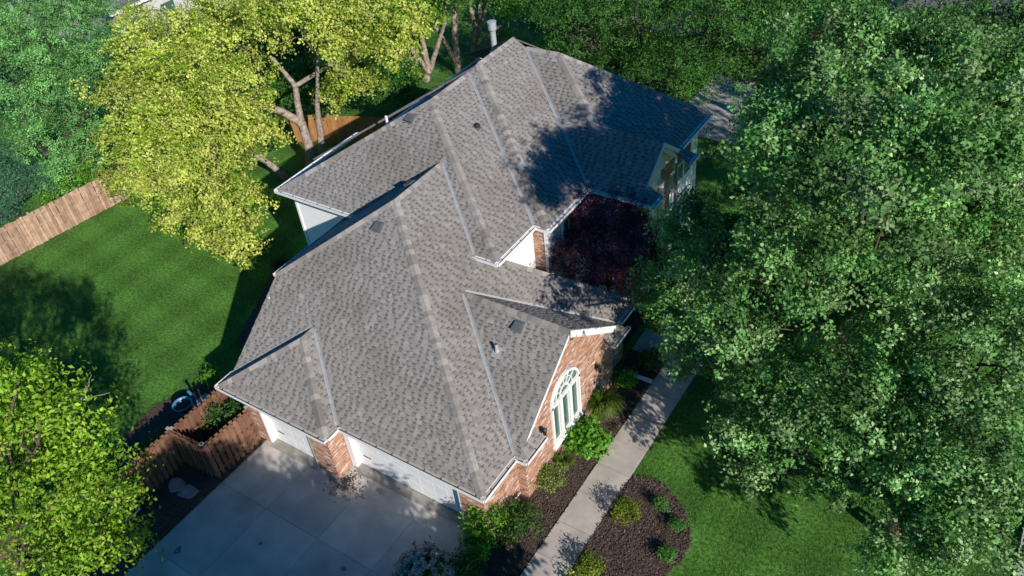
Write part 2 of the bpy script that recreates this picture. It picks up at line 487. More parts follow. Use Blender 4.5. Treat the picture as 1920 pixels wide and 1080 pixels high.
EXP = 0.145
def roof_slope(pl, polys, shingles=True, name='roof_slope', own=False, overlap=0.0):
    """pl=(a,b,c): z=a x+b y+c ; polys: list of plan polygons (convex)"""
    a, b, c = pl
    Z = lambda x, y: a*x+b*y+c
    nrm = Vector((-a, -b, 1)).normalized()
    g = Vector((a, b, 0)).normalized()                   # uphill in plan
    upv = Vector((g.x, g.y, math.hypot(a, b))).normalized()
    hv = nrm.cross(upv) * -1                             # horizontal along the eave
    deck = MB()
    for P in polys:
        area = sum(P[i][0]*P[(i+1) % len(P)][1]-P[(i+1) % len(P)][0]*P[i][1] for i in range(len(P)))
        if area < 0: P.reverse()
        n_ = len(P)
        top = [(x, y, Z(x, y)-0.012) for x, y in P]
        bot = [(x, y, Z(x, y)-0.075) for x, y in P]
        F = [tuple(range(n_)), tuple(range(2*n_-1, n_-1, -1))]
        for i in range(n_):
            j = (i+1) % n_
            F.append((i, i+n_, j+n_, j))
        deck.add(top+bot, F)
    part = deck.build(name, 'deck', house)
    if not shingles: return part
    O = Vector((polys[0][0][0], polys[0][0][1], Z(*polys[0][0])))
    loc = []
    for P in polys:
        q = [((Vector((x, y, Z(x, y)))-O).dot(hv), (Vector((x, y, Z(x, y)))-O).dot(upv)) for x, y in P]
        area = sum(q[i][0]*q[(i+1) % len(q)][1]-q[(i+1) % len(q)][0]*q[i][1] for i in range(len(q)))
        if area < 0: q.reverse()
        loc.append(q)
    amin = min(v[0] for q in loc for v in q); amax = max(v[0] for q in loc for v in q)
    bmin = min(v[1] for q in loc for v in q); bmax = max(v[1] for q in loc for v in q)
    field = MB()
    k = 0
    bb = bmin
    while bb < bmax:
        x = amin-random.uniform(0, .4)
        tabs = bool(random.getrandbits(1))
        while x < amax:
            wd = random.choice((.09, .12, .15, .2, .27)) if tabs else random.choice((.1, .12, .14, .17))
            quad = [(x, bb), (x+wd, bb), (x+wd, bb+EXP), (x, bb+EXP)]
            base = random.gauss(1, .055)
            if random.random() < .06: base *= .86
            if random.random() < .06: base *= 1.10
            for qi, q in enumerate(loc):
                pc = clip(quad, q)
                if len(pc) < 3: continue
                ar = abs(sum(pc[i][0]*pc[(i+1) % len(pc)][1]-pc[(i+1) % len(pc)][0]*pc[i][1] for i in range(len(pc))))/2
                if ar < 2e-4: continue
                full = ar > 0.93*wd*EXP
                h_lo = .021 if tabs else .011
                V, F = [], []
                nn = len(pc)
                for (u_, v_) in pc:
                    f_ = (v_-bb)/EXP
                    h = h_lo*(1-f_)+.003*f_ + (0.004 if tabs else 0)
                    V.append(O+hv*u_+upv*v_+nrm*h)
                for (u_, v_) in pc: V.append(O+hv*u_+upv*v_-nrm*.006)
                F = [tuple(range(nn))]+[(i+nn, (i+1) % nn+nn, (i+1) % nn, i) for i in range(nn)]
                if tabs:
                    cl = (0.278*base, 0.262*base, 0.248*base)
                else:
                    cl = (0.226*base, 0.212*base, 0.201*base)
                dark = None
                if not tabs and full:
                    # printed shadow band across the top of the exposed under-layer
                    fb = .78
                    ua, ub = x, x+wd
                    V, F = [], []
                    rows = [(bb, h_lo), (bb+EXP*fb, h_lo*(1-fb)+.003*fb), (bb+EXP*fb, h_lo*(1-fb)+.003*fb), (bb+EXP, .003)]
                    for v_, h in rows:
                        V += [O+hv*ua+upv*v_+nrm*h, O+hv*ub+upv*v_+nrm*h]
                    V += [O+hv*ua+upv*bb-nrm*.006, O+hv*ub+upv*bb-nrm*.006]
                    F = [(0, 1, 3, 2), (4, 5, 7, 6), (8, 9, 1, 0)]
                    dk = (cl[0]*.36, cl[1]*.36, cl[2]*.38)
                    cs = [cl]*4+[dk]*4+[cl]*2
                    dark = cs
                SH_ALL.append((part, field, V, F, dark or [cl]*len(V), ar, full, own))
            x += wd
            tabs = not tabs
        bb += EXP
    roof_parts.append((part, field))
    return part

def P3(pl, x, y):
    return Vector((x, y, pl[0]*x+pl[1]*y+pl[2]))

# planes (z = a x + b y + c)
ZE, Z2 = 2.75, 5.68
pF = (0, .75, ZE-.75*.1)
pR = (-.635, 0, ZE-.635*.13)
pL = (.65, 0, 7.49+.65*7.595)
pFb = (0, .75, ZE+.75*.55)
pRb = (-.63, 0, ZE-.63*6.05)
pLb = (.63, 0, ZE+.63*11.2)
pG = (0, .75, ZE-.75*1.92)
pGb = (0, -.75, ZE+.75*8.82)
pRr = (-.635, 0, ZE+.635*.28)
pF2 = (0, .78, Z2-.78*6.93)
sS = .585
pR2 = (-sS, 0, Z2-sS*3.8)
pL2 = (sS, 0, Z2+sS*14.63)
pF3 = (0, .76, Z2-.76*9.41)
pR3 = (-.6, 0, Z2-.6*3.2)
pL3 = (.85, 0, 9.13+.85*8.95)
pF4 = (0, .75, Z2-.75*12.42)
pR4 = (-.57, 0, Z2-.57*1.27)
pG4b = (0, -.75, Z2+.75*16.38)
pB4 = (0, -1.0, 8.8+16.58)
pB3 = (0, -.85, 9.13+.85*16.6)
pBR = (0, -.88, ZE+.88*10.3)
zr2 = Z2+sS*5.415; y2r = 6.93+(zr2-Z2)/.78; y23 = 9.41+(zr2-Z2)/.76
y3r = 9.41+(9.13-Z2)/.76
xv1 = -.13-(Z2-ZE)/.635
yap = 6.93+(7.49-Z2)/.78

roof_slope(pF, [[(-.13, .1), (-7.595, 6.42), (-11.22, 3.27), (-11.22, .1)]], own=True)
roof_slope(pR, [[(-.13, .1), (-.13, 10.3), (xv1, 6.93)], [(-.13, .1), (xv1, 6.93), (-7.595, yap), (-7.595, 6.42)]], own=True)
roof_slope(pL, [[(-7.595, 6.42), (-7.595, 9.3), (-11.24, 9.3), (-11.24, 3.255)]])
roof_slope(pFb, [[(-11.2, -.55), (-6.05, -.55), (-8.625, 1.613)]], own=True)
roof_slope(pRb, [[(-6.05, -.55), (-6.05, .1), (-8.625, 2.263), (-8.625, 1.613)]])
roof_slope(pLb, [[(-11.2, -.55), (-8.625, 1.613), (-8.625, 2.263), (-11.2, .1)]])
roof_slope(pG, [[(-.13, 1.92), (.05, 2.1), (.05, 5.37), (-4.21, 5.37)], [(-.13, 1.92), (.28, 1.92), (.05, 2.113)]], own=True)
roof_slope(pGb, [[(.05, 5.37), (.05, 8.82), (-.13, 8.82), (-4.21, 5.37)]])
roof_slope(pRr, [[(.28, 1.92), (.28, 3.02), (-.08, 3.02), (-.08, 2.225)]])
roof_slope(pRr, [[(.28, 7.72), (.28, 8.82), (-.08, 8.515), (-.08, 7.72)]])
roof_slope(pF2, [[(-14.63, 6.93), (-3.8, 6.93), (-9.215, y2r)]])
roof_slope(pR2, [[(-3.8, 6.93), (-3.8, 9.41), (-9.215, y23), (-9.215, y2r)]])
pL2 = (.8, 0, zr2+.8*9.215)
roof_slope(pL2, [[(-9.215, y2r), (-9.215, 14.2), (-13.2, 14.2), (-13.2, 12.2)]], shingles=False)
_a, _b, _c = (-14.63, 6.93, Z2-.012), (-9.215, y2r, zr2-.012), (-13.2, 12.2, zr2-.8*3.985-.012)
_v = [_a, _b, _c, (-14.63, 12.2, 4.0)]
obj('roof_slope', _v, [(0, 1, 2), (0, 2, 3)], 'deck', house)
roof_slope(pF3, [[(-3.2, 9.41), (-8.95, y3r), (-9.215, y23), (-3.8, 9.41)]])
roof_slope(pF3, [[(-15.0, 9.41), (-9.3, y23), (-8.95, y3r)]], shingles=False)
roof_slope(pR3, [[(-3.2, 9.41), (-3.2, 12.42), (-8.4, 16.58), (-8.95, 16.6), (-8.95, y3r)]])
roof_slope(pL3, [[(-8.95, y3r), (-8.95, 16.6), (-15, 22), (-15, 9.41)]], shingles=False)
roof_slope(pB3, [[(-8.95, 16.6), (-15, 20.7), (-6, 20.7), (-8.0, 17.5)]], shingles=False)
roof_slope(pF4, [[(-3.2, 12.42), (-.95, 12.42), (-.95, 14.4), (-3.875, 14.4)], [(-3.2, 12.42), (-3.875, 14.4), (-6.73, 16.58), (-8.4, 16.58)]])
roof_slope(pR4, [[(-6.73, 16.58), (-3.875, 14.4), (-1.27, 16.38), (-1.27, 19.68)]])
roof_slope(pG4b, [[(-.95, 14.4), (-.95, 16.38), (-1.27, 16.38), (-3.875, 14.4)]])
roof_slope((-.6, 0, Z2-.6*.45), [[(-.45, 12.42), (-.45, 13.1), (-1.1, 13.1), (-1.1, 12.94)]])
roof_slope((0, .75, Z2-.75*12.42), [[(-.95, 12.42), (-.45, 12.42), (-.95, 12.82)]])
roof_slope((-.6, 0, Z2-.6*.45), [[(-.45, 15.7), (-.45, 16.38), (-1.1, 16.0), (-1.1, 15.7)]])
roof_slope(pB4, [[(-8.4, 16.58), (-6.73, 16.58), (-1.27, 19.68), (-8.4, 19.68)]], shingles=False)
roof_slope(pBR, [[(-.13, 10.3), (-4.2, 7.45), (-4.2, 10.3)]], shingles=False)

# pick the 300 shingles that show largest (nearest) as pieces of their own
cand = []
for i, (part, field, V, F, Cc, ar, full, own) in enumerate(SH_ALL):
    if own and full:
        c0 = Vector(V[0])
        if c0.y < 1.0 and -11.2 < c0.x < -6.2 and part.name != 'x' and c0.z < 4.4 and False: continue
        cand.append(((CAM-c0).length-ar*20, i))
cand.sort()
own_ids = set(i for _, i in cand[:300])
def attr_mesh(name, V, F, C_):
    me = mesh(name, V, F)
    A = me.color_attributes.new('Col', 'FLOAT_COLOR', 'POINT')
    c = np.ones((len(V), 4), np.float32)
    c[:, :3] = np.array(C_, np.float32)
    A.data.foreach_set('color', c.ravel())
    return me
for i, (part, field, V, F, Cc, ar, full, own) in enumerate(SH_ALL):
    if i in own_ids:
        link('shingle', attr_mesh('shingle', V, F, Cc), part, 'shingle')
    else:
        o0 = len(field.V)
        field.V += [tuple(v) for v in V]
        field.F += [tuple(k+o0 for k in f) for f in F]
        field.C += Cc
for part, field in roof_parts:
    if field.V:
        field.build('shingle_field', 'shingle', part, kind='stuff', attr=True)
del SH_ALL

# ridge and hip caps, each a bent shingle
CAPM = {}
def caps(pl1, pl2, p0, p1, name='ridge_cap'):
    p0, p1 = Vector(p0), Vector(p1)
    d = (p1-p0); Ln = d.length; d.normalize()
    def wing(pl, other):
        n_ = Vector((-pl[0], -pl[1], 1)).normalized()
        t = n_.cross(d).normalized()
        # point down into this slope: away from the other slope's side
        tst = p0+d*Ln*.5+t*.2
        zo = other[0]*tst.x+other[1]*tst.y+other[2]
        if tst.z > zo + 1e-4: t = -t
        return t, n_
    t1, n1 = wing(pl1, pl2)
    t2, n2 = wing(pl2, pl1)
    nm = (n1+n2).normalized()
    st = .20
    k = int(Ln/st)
    wv = .16
    for i in range(k+1):
        a = p0+d*(i*st)
        ln = min(.27, Ln-i*st)
        if ln < .05: continue
        sh = random.choice((.72, .85, .95, 1.05, 1.15, 1.25))
        key = (name, round(p0.x, 2), round(p0.y, 2), round(ln, 2), random.randrange(5))
        if key not in CAPM:
            V = []
            for (s0, h) in ((0, .034), (ln, .018)):
                V += [t1*wv+d*s0+n1*h, d*s0+nm*(h+.022), t2*wv+d*s0+n2*h, t1*wv+d*s0+n1*(h-.016), t2*wv+d*s0+n2*(h-.016)]
            F = [(0, 1, 6, 5), (1, 2, 7, 6), (3, 1, 0), (3, 4, 2, 1), (3, 0, 5, 8), (2, 4, 9, 7), (5, 6, 8), (6, 7, 9, 8)]
            cl = (.29*sh, .268*sh, .25*sh)
            CAPM[key] = attr_mesh(name, V, F, [cl]*len(V))
            CAPM[key].materials.append(M['shingle'])
        q = link(name, CAPM[key], house)
        q.location = a
caps(pF, pR, P3(pF, -.13, .1), (-7.595, 6.42, 7.49))
caps(pR, pL, (-7.595, 6.42, 7.49), (-7.595, yap-.1, 7.49))
caps(pF, pL, P3(pF, -11.22, 3.27), (-7.595, 6.42, 7.49))
caps(pFb, pRb, P3(pFb, -6.05, -.55), P3(pFb, -8.625, 1.613))
caps(pFb, pLb, P3(pFb, -11.2, -.55), P3(pFb, -8.625, 1.613))
caps(pRb, pLb, P3(pFb, -8.625, 1.613), P3(pRb, -8.625, 2.2))
caps(pG, pGb, P3(pG, .05, 5.37), P3(pG, -4.15, 5.37))
caps(pF2, pR2, P3(pF2, -3.8, 6.93), P3(pF2, -9.215, y2r))
caps(pF2, (sS, 0, Z2+sS*14.63), P3(pF2, -14.63, 6.93), P3(pF2, -9.215, y2r))
caps(pR2, pL2, P3(pR2, -9.215, y2r), P3(pR2, -9.215, y23))
caps(pF3, pR3, P3(pF3, -3.2, 9.41), P3(pF3, -8.95, y3r))
caps(pR3, pL3, (-8.95, y3r, 9.13), (-8.95, 16.6, 9.13))
caps(pF4, pR4, P3(pR4, -3.875, 14.4), P3(pR4, -6.73, 16.58))
caps(pF4, pB4, P3(pF4, -6.73, 16.58), P3(pF4, -8.35, 16.58))
caps(pR4, pB4, P3(pR4, -1.27, 19.68), P3(pR4, -6.73, 16.58))
caps(pR, pBR, P3(pR, -.13, 10.3), P3(pR, -4.1, 7.52))

def valley(p0, p1, pl1, pl2, wv=.085):
    p0, p1 = Vector(p0), Vector(p1)
    d = (p1-p0).normalized()
    out = []
    for pl in (pl1, pl2):
        n_ = Vector((-pl[0], -pl[1], 1)).normalized()
        t = n_.cross(d).normalized()
        if t.z < 0: t = -t
        out.append((t, n_))
    (ta, na), (tb, nb) = out
    nm = (na+nb).normalized()
    V = []
    for q in (p0, p1):
        V += [q+ta*wv+na*.034, q+ta*.018+nm*.026, q+nm*.05, q+tb*.018+nm*.026, q+tb*wv+nb*.034]
    F = [(i, i+1, i+6, i+5) for i in range(4)]
    obj('valley_flashing', V, F, 'metal', house)
valley(P3(pRb, -6.05, .1), P3(pRb, -8.56, 2.21), pRb, pF)
valley(P3(pLb, -11.2, .1), P3(pLb, -8.66, 2.23), pLb, pF)
valley(P3(pR, -.13, 1.92), P3(pG, -4.15, 5.32), pG, pR)
valley(P3(pR, -.13, 8.82), P3(pR, -4.15, 5.42), pGb, pR)
valley((xv1, 6.93, Z2), (-7.55, yap-.04, 7.46), pR, pF2)
valley(P3(pR2, -3.8, 9.41), P3(pR2, -9.15, y23-.05), pR2, pF3)
valley(P3(pR3, -3.2, 12.42), P3(pR3, -8.35, 16.54), pR3, pF4)
valley(P3(pR4, -3.8, 14.46), P3(pR4, -1.27, 16.38), pR4, pG4b)

# gutters: U channel, outer lip along p0-p1, n = direction towards the house
GJ = [0]
def gutter(p0, p1, z, n, hang=True, white=False):
    p0, p1, n = Vector((*p0, 0)), Vector((*p1, 0)), Vector((*n, 0))
    GJ[0] += 1
    zt = z+0.0017*(GJ[0] % 5)
    d = p1-p0; Ln = d.length; d.normalize()
    mb = MB()
    up_ = Vector((0, 0, 1))
    b0 = p0-n*.045+up_*(zt-.115)
    mb.obox(b0, d*Ln, n*.012, up_*.115)                 # front
    mb.obox(b0+n*.012, d*Ln, n*.16, up_*.010)          # floor
    mb.obox(b0+n*.16, d*Ln, n*.012, up_*.11)          # back
    mb.obox(b0+up_*.105-n*.008, d*Ln, n*.024, up_*.012) # lip
    mb.obox(b0, n*.13, d*.008, up_*.11)
    mb.obox(b0+d*(Ln-.008), n*.13, d*.008, up_*.11)
    g = mb.build('gutter', 'white', house)
    mb2 = MB()
    mb2.obox(b0+n*.014+up_*.03+d*.01, d*(Ln-.02), n*.14, up_*.008)
    mb2.build('gutter_trough', 'gutter_in', g)
    mb3 = MB()
    mb3.obox(b0+n*.075+up_*.088+d*.01, d*(Ln-.02), n*.08, up_*.006)
    mb3.build('gutter_apron', 'white' if white else 'gutter_tan', g)
    if hang:
        k = max(1, int(Ln/.62))
        for i in range(k):
            s0 = (i+.5)*Ln/k
            MB().obox(b0+n*.012+up_*.1+d*s0, d*.025, n*.11, up_*.012).build('hanger', 'black', g)
gutter((-11.3, .22), (-11.3, -.66), ZE, (1, 0))
gutter((-11.3, -.66), (-5.95, -.66), ZE, (0, 1))
gutter((-5.95, -.53), (-5.95, 0), ZE, (-1, 0), False)
gutter((-5.95, 0), (-.0, 0), ZE, (0, 1))
gutter((0, 0.0), (0, 1.81), ZE, (-1, 0))
gutter((-.1, 1.81), (.38, 1.81), ZE, (0, 1), False)
gutter((.38, 1.81), (.38, 3.04), ZE, (-1, 0))
gutter((.38, 7.7), (.38, 8.9), ZE, (-1, 0))
gutter((0.0, 8.95), (0.0, 10.4), ZE, (-1, 0))
gutter((-11.34, 3.2), (-11.34, 9), 5.1, (1, 0), True, True)
gutter((-14.74, 6.82), (-14.74, 12), Z2, (1, 0), True, True)
gutter((-14.74, 6.82), (-10.0, 6.82), Z2, (0, 1), True, True)
gutter((-4.75, 6.82), (-3.68, 6.82), Z2, (0, 1), True, True)
gutter((-3.68, 6.82), (-3.68, 9.3), Z2, (-1, 0), True, True)
gutter((-3.8, 9.3), (-3.08, 9.3), Z2, (0, 1), True, True)
gutter((-3.08, 9.3), (-3.08, 12.31), Z2, (-1, 0), True, True)
gutter((-3.18, 12.31), (-.34, 12.31), Z2, (0, 1), True, True)
gutter((-.34, 12.31), (-.34, 13.12), Z2, (-1, 0), False, True)
gutter((-.34, 15.7), (-.34, 16.45), Z2, (-1, 0), False, True)
gutter((-1.15, 16.5), (-1.15, 19.75), Z2, (-1, 0), True, True)

# soffits under the eaves
def soffit(x0, x1, y0, y1, z): boxo('soffit', x0, x1, y0, y1, z-.02, z, 'white', house)
for i, a in enumerate([(-11.2, -6.07, -.53, -.2), (-6.5, -.15, .12, .5), (-.5, -.14, .5, 2.3), (-14.5, -4.3, 6.98, 7.4)]):
    soffit(*a, (Z2 if i == 3 else ZE)-.125-.002*i)
soffit(-4.2, -3.82, 7.4, 9.4, Z2-.131)
soffit(-3.6, -3.22, 9.45, 12.4, Z2-.133)
soffit(-3.2, -.5, 12.45, 12.9, Z2-.135)
soffit(-.1, .26, 1.95, 3.0, ZE-.135)
soffit(-.1, .26, 7.74, 8.8, ZE-.137)
soffit(-1.7, -1.29, 16.4, 19.6, Z2-.137)

# ---- brick walls
BR_OWN = []
def brick_wall(name, O, d, n, W_, H, holes=(), top=None, z0=0.0, near=True):
    """O plan corner, d along, n outward. holes: (a0,a1,z0,z1)"""
    O = Vector((O[0], O[1], z0)); d = Vector((*d, 0)); n = Vector((*n, 0))
    core = MB()
    ys = sorted(set([0, W_]+[h for q in holes for h in q[:2]]))
    for a, b in zip(ys[:-1], ys[1:]):
        spans = [(0, H)]
        for q in holes:
            if q[0] < b-1e-6 and q[1] > a+1e-6:
                ns = []
                for (s0, s1) in spans:
                    if q[2] > s0: ns.append((s0, min(s1, q[2])))
                    if q[3] < s1: ns.append((max(s0, q[3]), s1))
                spans = [x for x in ns if x[1] > x[0]+1e-4]
        for s0, s1 in spans:
            if top is None or s1 < H-1e-6:
                core.obox(O+d*a+Vector((0, 0, s0))-n*.10, d*(b-a), n*.10, Vector((0, 0, s1-s0)))
            else:
                steps = max(1, int((b-a)/.1))
                for k in range(steps):
                    x0, x1 = a+(b-a)*k/steps, a+(b-a)*(k+1)/steps
                    t0, t1 = min(top(x0), H), min(top(x1), H)
                    if min(t0, t1) <= s0: continue
                    V = [O+d*x0+Vector((0, 0, s0))-n*.1, O+d*x1+Vector((0, 0, s0))-n*.1, O+d*x1+Vector((0, 0, s0)), O+d*x0+Vector((0, 0, s0)),
                         O+d*x0+Vector((0, 0, t0))-n*.1, O+d*x1+Vector((0, 0, t1))-n*.1, O+d*x1+Vector((0, 0, t1)), O+d*x0+Vector((0, 0, t0))]
                    core.add(V, [(3, 2, 1, 0), (4, 5, 6, 7), (0, 1, 5, 4), (1, 2, 6, 5), (2, 3, 7, 6), (3, 0, 4, 7)])
    part = core.build(name, 'mortar', house)
    rest = MB()
    r = 0
    z = 0.004
    bw, bh, gap = .203, .066, .011
    while z+bh-gap < H:
        x = -(bw/2 if r % 2 else 0)
        while x < W_:
            a0, a1 = max(x, 0.002), min(x+bw-gap, W_-.002)
            x += bw
            if a1-a0 < .03: continue
            z1 = z+bh-gap
            if top is not None and (z1 > top(a0) or z1 > top(a1)): continue
            segs = [(a0, a1)]
            for q in holes:
                if z1 > q[2]+1e-4 and z < q[3]-1e-4:
                    ns = []
                    for s0, s1 in segs:
                        if q[0] > s0: ns.append((s0, min(s1, q[0])))
                        if q[1] < s1: ns.append((max(s0, q[1]), s1))
                    segs = [s for s in ns if s[1]-s[0] > .02]
            for s0, s1 in segs:
                v = random.random()
                base = random.gauss(1, .13)
                if v < .62: cl = (.45, .26, .185)
                elif v < .80: cl = (.36, .19, .135)
                elif v < .93: cl = (.56, .41, .33)
                else: cl = (.62, .54, .48)
                cl = tuple(c*base for c in cl)
                dep = random.uniform(.006, .013)
                o = O+d*s0+Vector((0, 0, z))+n*.0005
                q = (o, d*(s1-s0), n*dep, Vector((0, 0, bh-gap)), cl)
                full = s1-s0 > .18
                BR_OWN.append((part, rest, q, full and near))
        z += bh
        r += 1
    return part, rest

HW = 2.62
brick_parts = []
brick_parts.append(brick_wall('garage_brick_wall', (-10.72, -.25), (1, 0), (0, -1), .84, HW))
brick_parts.append(brick_wall('pier_front', (-7.40, -.25), (1, 0), (0, -1), .94, HW))
brick_parts.append(brick_wall('pier_side', (-6.46, -.25), (0, 1), (1, 0), .70, HW))
brick_parts.append(brick_wall('garage_brick_wall', (-1.41, .45), (1, 0), (0, -1), .96, HW))
brick_parts.append(brick_wall('garage_brick_wall', (-.45, .45), (0, 1), (1, 0), 1.9, HW))
brick_parts.append(brick_wall('garage_brick_wall', (-.45, 2.35), (1, 0), (0, -1), .35, HW))
GY0, GY1 = 2.35, 8.39
gt = lambda a: 5.10-abs(5.37-(GY0+a))*.75
# arched window hole, stepped rows above the spring line
WY0, WY1, WZ0, WZ1 = 4.06, 5.92, .86, 2.72
wc = (WY0+WY1)/2; wr = (WY1-WY0)/2
holes = [(WY0-GY0, WY1-GY0, WZ0, WZ1)]
zz = WZ1
while zz < WZ1+wr:
    hw = math.sqrt(max(0, wr*wr-(zz-WZ1)**2))
    if hw > .05: holes.append((wc-hw-GY0, wc+hw-GY0, zz, min(zz+.066, WZ1+wr)))
    zz += .066
brick_parts.append(brick_wall('gable_wall', (-.1, GY0), (0, 1), (1, 0), GY1-GY0, 5.05, holes, gt))
brick_parts.append(brick_wall('garage_brick_wall', (-.45, 8.39), (0, 1), (1, 0), 1.5, HW))
brick_parts.append(brick_wall('upper_brick_wall', (-4.2, 9.85), (1, 0), (0, -1), .6, 5.54, near=False))
brick_parts.append(brick_wall('entry_brick_wall', (-1.35, 12.85), (0, 1), (1, 0), .75, 5.54, near=False))
brick_parts.append(brick_wall('entry_brick_wall', (-1.35, 15.2), (0, 1), (1, 0), .75, 5.54, near=False))
brick_parts.append(brick_wall('entry_brick_wall', (-2.3, 12.85), (1, 0), (0, -1), .95, 5.54, near=False))
cb = []
for i, (part, rest, q, ok) in enumerate(BR_OWN):
    if ok: cb.append(((CAM-q[0]).length, i))
cb.sort()
ids = set(i for _, i in cb[:300])
for i, (part, rest, q, ok) in enumerate(BR_OWN):
    if i in ids:
        MB().obox(*q[:4], q[4]).build('brick', 'brick', part, attr=True)
    else:
        rest.obox(*q[:4], q[4])
for part, rest in brick_parts:
    if rest.V: rest.build('brickwork', 'brick', part, kind='stuff', attr=True)

# ---- white siding walls built of lapped boards
def siding(name, O, d, n, W_, H, z0=0.0, lap=.125, holes=()):
    O = Vector((O[0], O[1], z0)); d = Vector((*d, 0)); n = Vector((*n, 0))
    part = MB().obox(O-n*.12, d*W_, n*.108, Vector((0, 0, H))).build(name, 'siding', house)
    bm_ = None
    k = int(H/lap)
    mesh_cache = {}
    for i in range(k):
        zz = i*lap
        segs = [(0, W_)]
        for q in holes:
            if zz+lap > q[2] and zz < q[3]:
                ns = []
                for s0, s1 in segs:
                    if q[0] > s0: ns.append((s0, min(s1, q[0])))
                    if q[1] < s1: ns.append((max(s0, q[1]), s1))
                segs = ns
        for s0, s1 in segs:
            if s1-s0 < .03: continue
            key = (round(s0, 3), round(s1, 3))
            if key not in mesh_cache:
                a, b = Vector((0, 0, 0)), d*(s1-s0)
                V = [a-n*.011, b-n*.011, b+n*.016, a+n*.016, a-n*.011+Vector((0, 0, lap)), b-n*.011+Vector((0, 0, lap)), b+n*.001+Vector((0, 0, lap)), a+n*.001+Vector((0, 0, lap))]
                F = [(3, 2, 1, 0), (4, 5, 6, 7), (0, 1, 5, 4), (1, 2, 6, 5), (2, 3, 7, 6), (3, 0, 4, 7)]
                if d.cross(n).z < 0: F = [f[::-1] for f in F]
                mesh_cache[key] = mesh('siding_board', V, F)
                mesh_cache[key].materials.append(M['siding'])
            q = link('siding_board', mesh_cache[key], part)
            q.location = O+d*s0+Vector((0, 0, zz))
    return part
siding('siding_wall', (-14.25, 7.35), (1, 0), (0, -1), 10.05, 5.5)
siding('siding_wall', (-4.2, 7.35), (0, 1), (1, 0), 2.5, 2.9, z0=2.6)
siding('siding_wall', (-3.6, 9.85), (0, 1), (1, 0), 3.0, 5.5, holes=[(.6, 1.9, .9, 2.4), (1.0, 2.2, 3.3, 4.9)])
siding('siding_wall', (-3.6, 12.85), (1, 0), (0, -1), 1.3, 5.5)
siding('siding_wall', (-1.75, 16.0), (0, 1), (1, 0), 3.4, 5.5, holes=[(.5, 2.9, 3.2, 5.0), (.5, 2.9, .7, 2.4)])
boxo('corner_board', -14.31, -14.20, 7.30, 7.41, 0, 5.5, 'white', house)
boxo('corner_board', -4.26, -4.14, 7.29, 7.40, 2.6, 5.5, 'white', house)
boxo('corner_board', -3.66, -3.54, 9.8, 9.9, 2.0, 5.54, 'white', house)
for y in (16.02, 19.35): boxo('corner_board', -1.78, -1.66, y, y+.12, 0, 5.5, 'white', house)
# closing walls that the camera hardly sees
boxo('side_wall', -14.2, -14.1, 7.45, 21, 0, 5.5, 'siding', house)
boxo('side_wall', -10.72, -10.62, -.1, 7.3, 0, 2.5, 'siding', house)
boxo('side_wall', -11.05, -10.95, 3.4, 7.3, 0, 4.95, 'siding', house)
boxo('back_wall', -14.0, -1.85, 19.2, 19.3, 0, 5.5, 'siding', house)
boxo('garage_floor', -10.6, -.6, 1.2, 7.2, 0, .05, 'concrete', house)

# ---- garage doors: sections of panels
def garage_door(x0, x1, y, cols, ztop=2.13):
    d = boxo('garage_door', x0, x1, y, y+.04, .035, ztop, 'door', house)
    hsec = (ztop-.05)/4
    cw = (x1-x0)/cols
    for r in range(4):
        boxo('door_section', x0+.01, x1-.01, y-.012, y-.001, .05+r*hsec+.004, .05+(r+1)*hsec-.006, 'door', d)
        for c in range(cols):
            boxo('raised_panel', x0+c*cw+.09, x0+(c+1)*cw-.09, y-.0165, y-.0125, .05+r*hsec+.09, .05+(r+1)*hsec-.09, 'door', d)
    boxo('door_seal', x0, x1, y-.014, y+.03, .031, .049, 'black', d)
    boxo('door_handle', x0+.28, x0+.62, y-.045, y-.026, .64, .66, 'black', d)
    boxo('lock_bracket', (x0+x1)/2-.05, (x0+x1)/2+.03, y-.05, y-.026, 1.92, 2.03, 'black', d)
    return d
garage_door(-9.83, -7.47, .0, 4)
garage_door(-6.20, -1.50, .68, 8)
def trim(name, *a): return boxo(name, *a, 'white', house)
trim('door_jamb', -9.88, -9.831, -.244, .04, 0, 2.2)
trim('door_jamb', -7.469, -7.405, -.244, .04, 0, 2.2)
trim('door_jamb', -6.45, -6.201, .46, .72, 0, 2.2)
trim('door_jamb', -1.499, -1.415, .456, .72, 0, 2.2)
trim('door_header', -9.88, -7.405, -.252, .04, 2.201, 2.61)
trim('door_header', -6.455, -1.415, .444, .72, 2.201, 2.61)

# ---- the arched gable window
win = boxo('arched_window', -.16, -.13, WY0, WY1, WZ0, WZ1, 'glass', house)
xf0, xf1 = -.11, -.02
for (a, b, c, d) in ((WY0, WY1, WZ0, WZ0+.09), (WY0, WY0+.09, WZ0+.0901, WZ1), (WY1-.09, WY1, WZ0+.0901, WZ1), (WY0, WY1, WZ1+.0005, WZ1+.11)):
    boxo('frame', xf0, xf1, a, b, c, d, 'white', win)
for k in (1, 2):
    yc = WY0+(WY1-WY0)*k/3
    boxo('mullion', xf0, xf1-.012, yc-.075, yc+.075, WZ0+.0902, WZ1-.0005, 'white', win)
for k in range(3):
    a = WY0+(WY1-WY0)*k/3+.10; b = WY0+(WY1-WY0)*(k+1)/3-.10
    m_ = MB()
    for q in ((a, a+.03, WZ0+.12, WZ1-.03), (b-.03, b, WZ0+.12, WZ1-.03), (a+.0301, b-.0301, WZ0+.12, WZ0+.15), (a+.0301, b-.0301, WZ1-.06, WZ1-.03)):
        m_.box(-.125, -.09, *q)
    m_.build('sash', 'white', win)
V = [(-.128, wc, WZ1)]; F = []
NS = 24
for k in range(NS+1):
    t = math.pi*k/NS
    V.append((-.128, wc+wr*math.cos(t), WZ1+wr*math.sin(t)))
F = [(0, k+1, k+2) for k in range(NS)]
obj('fanlight_pane', V, F, 'glass', win)
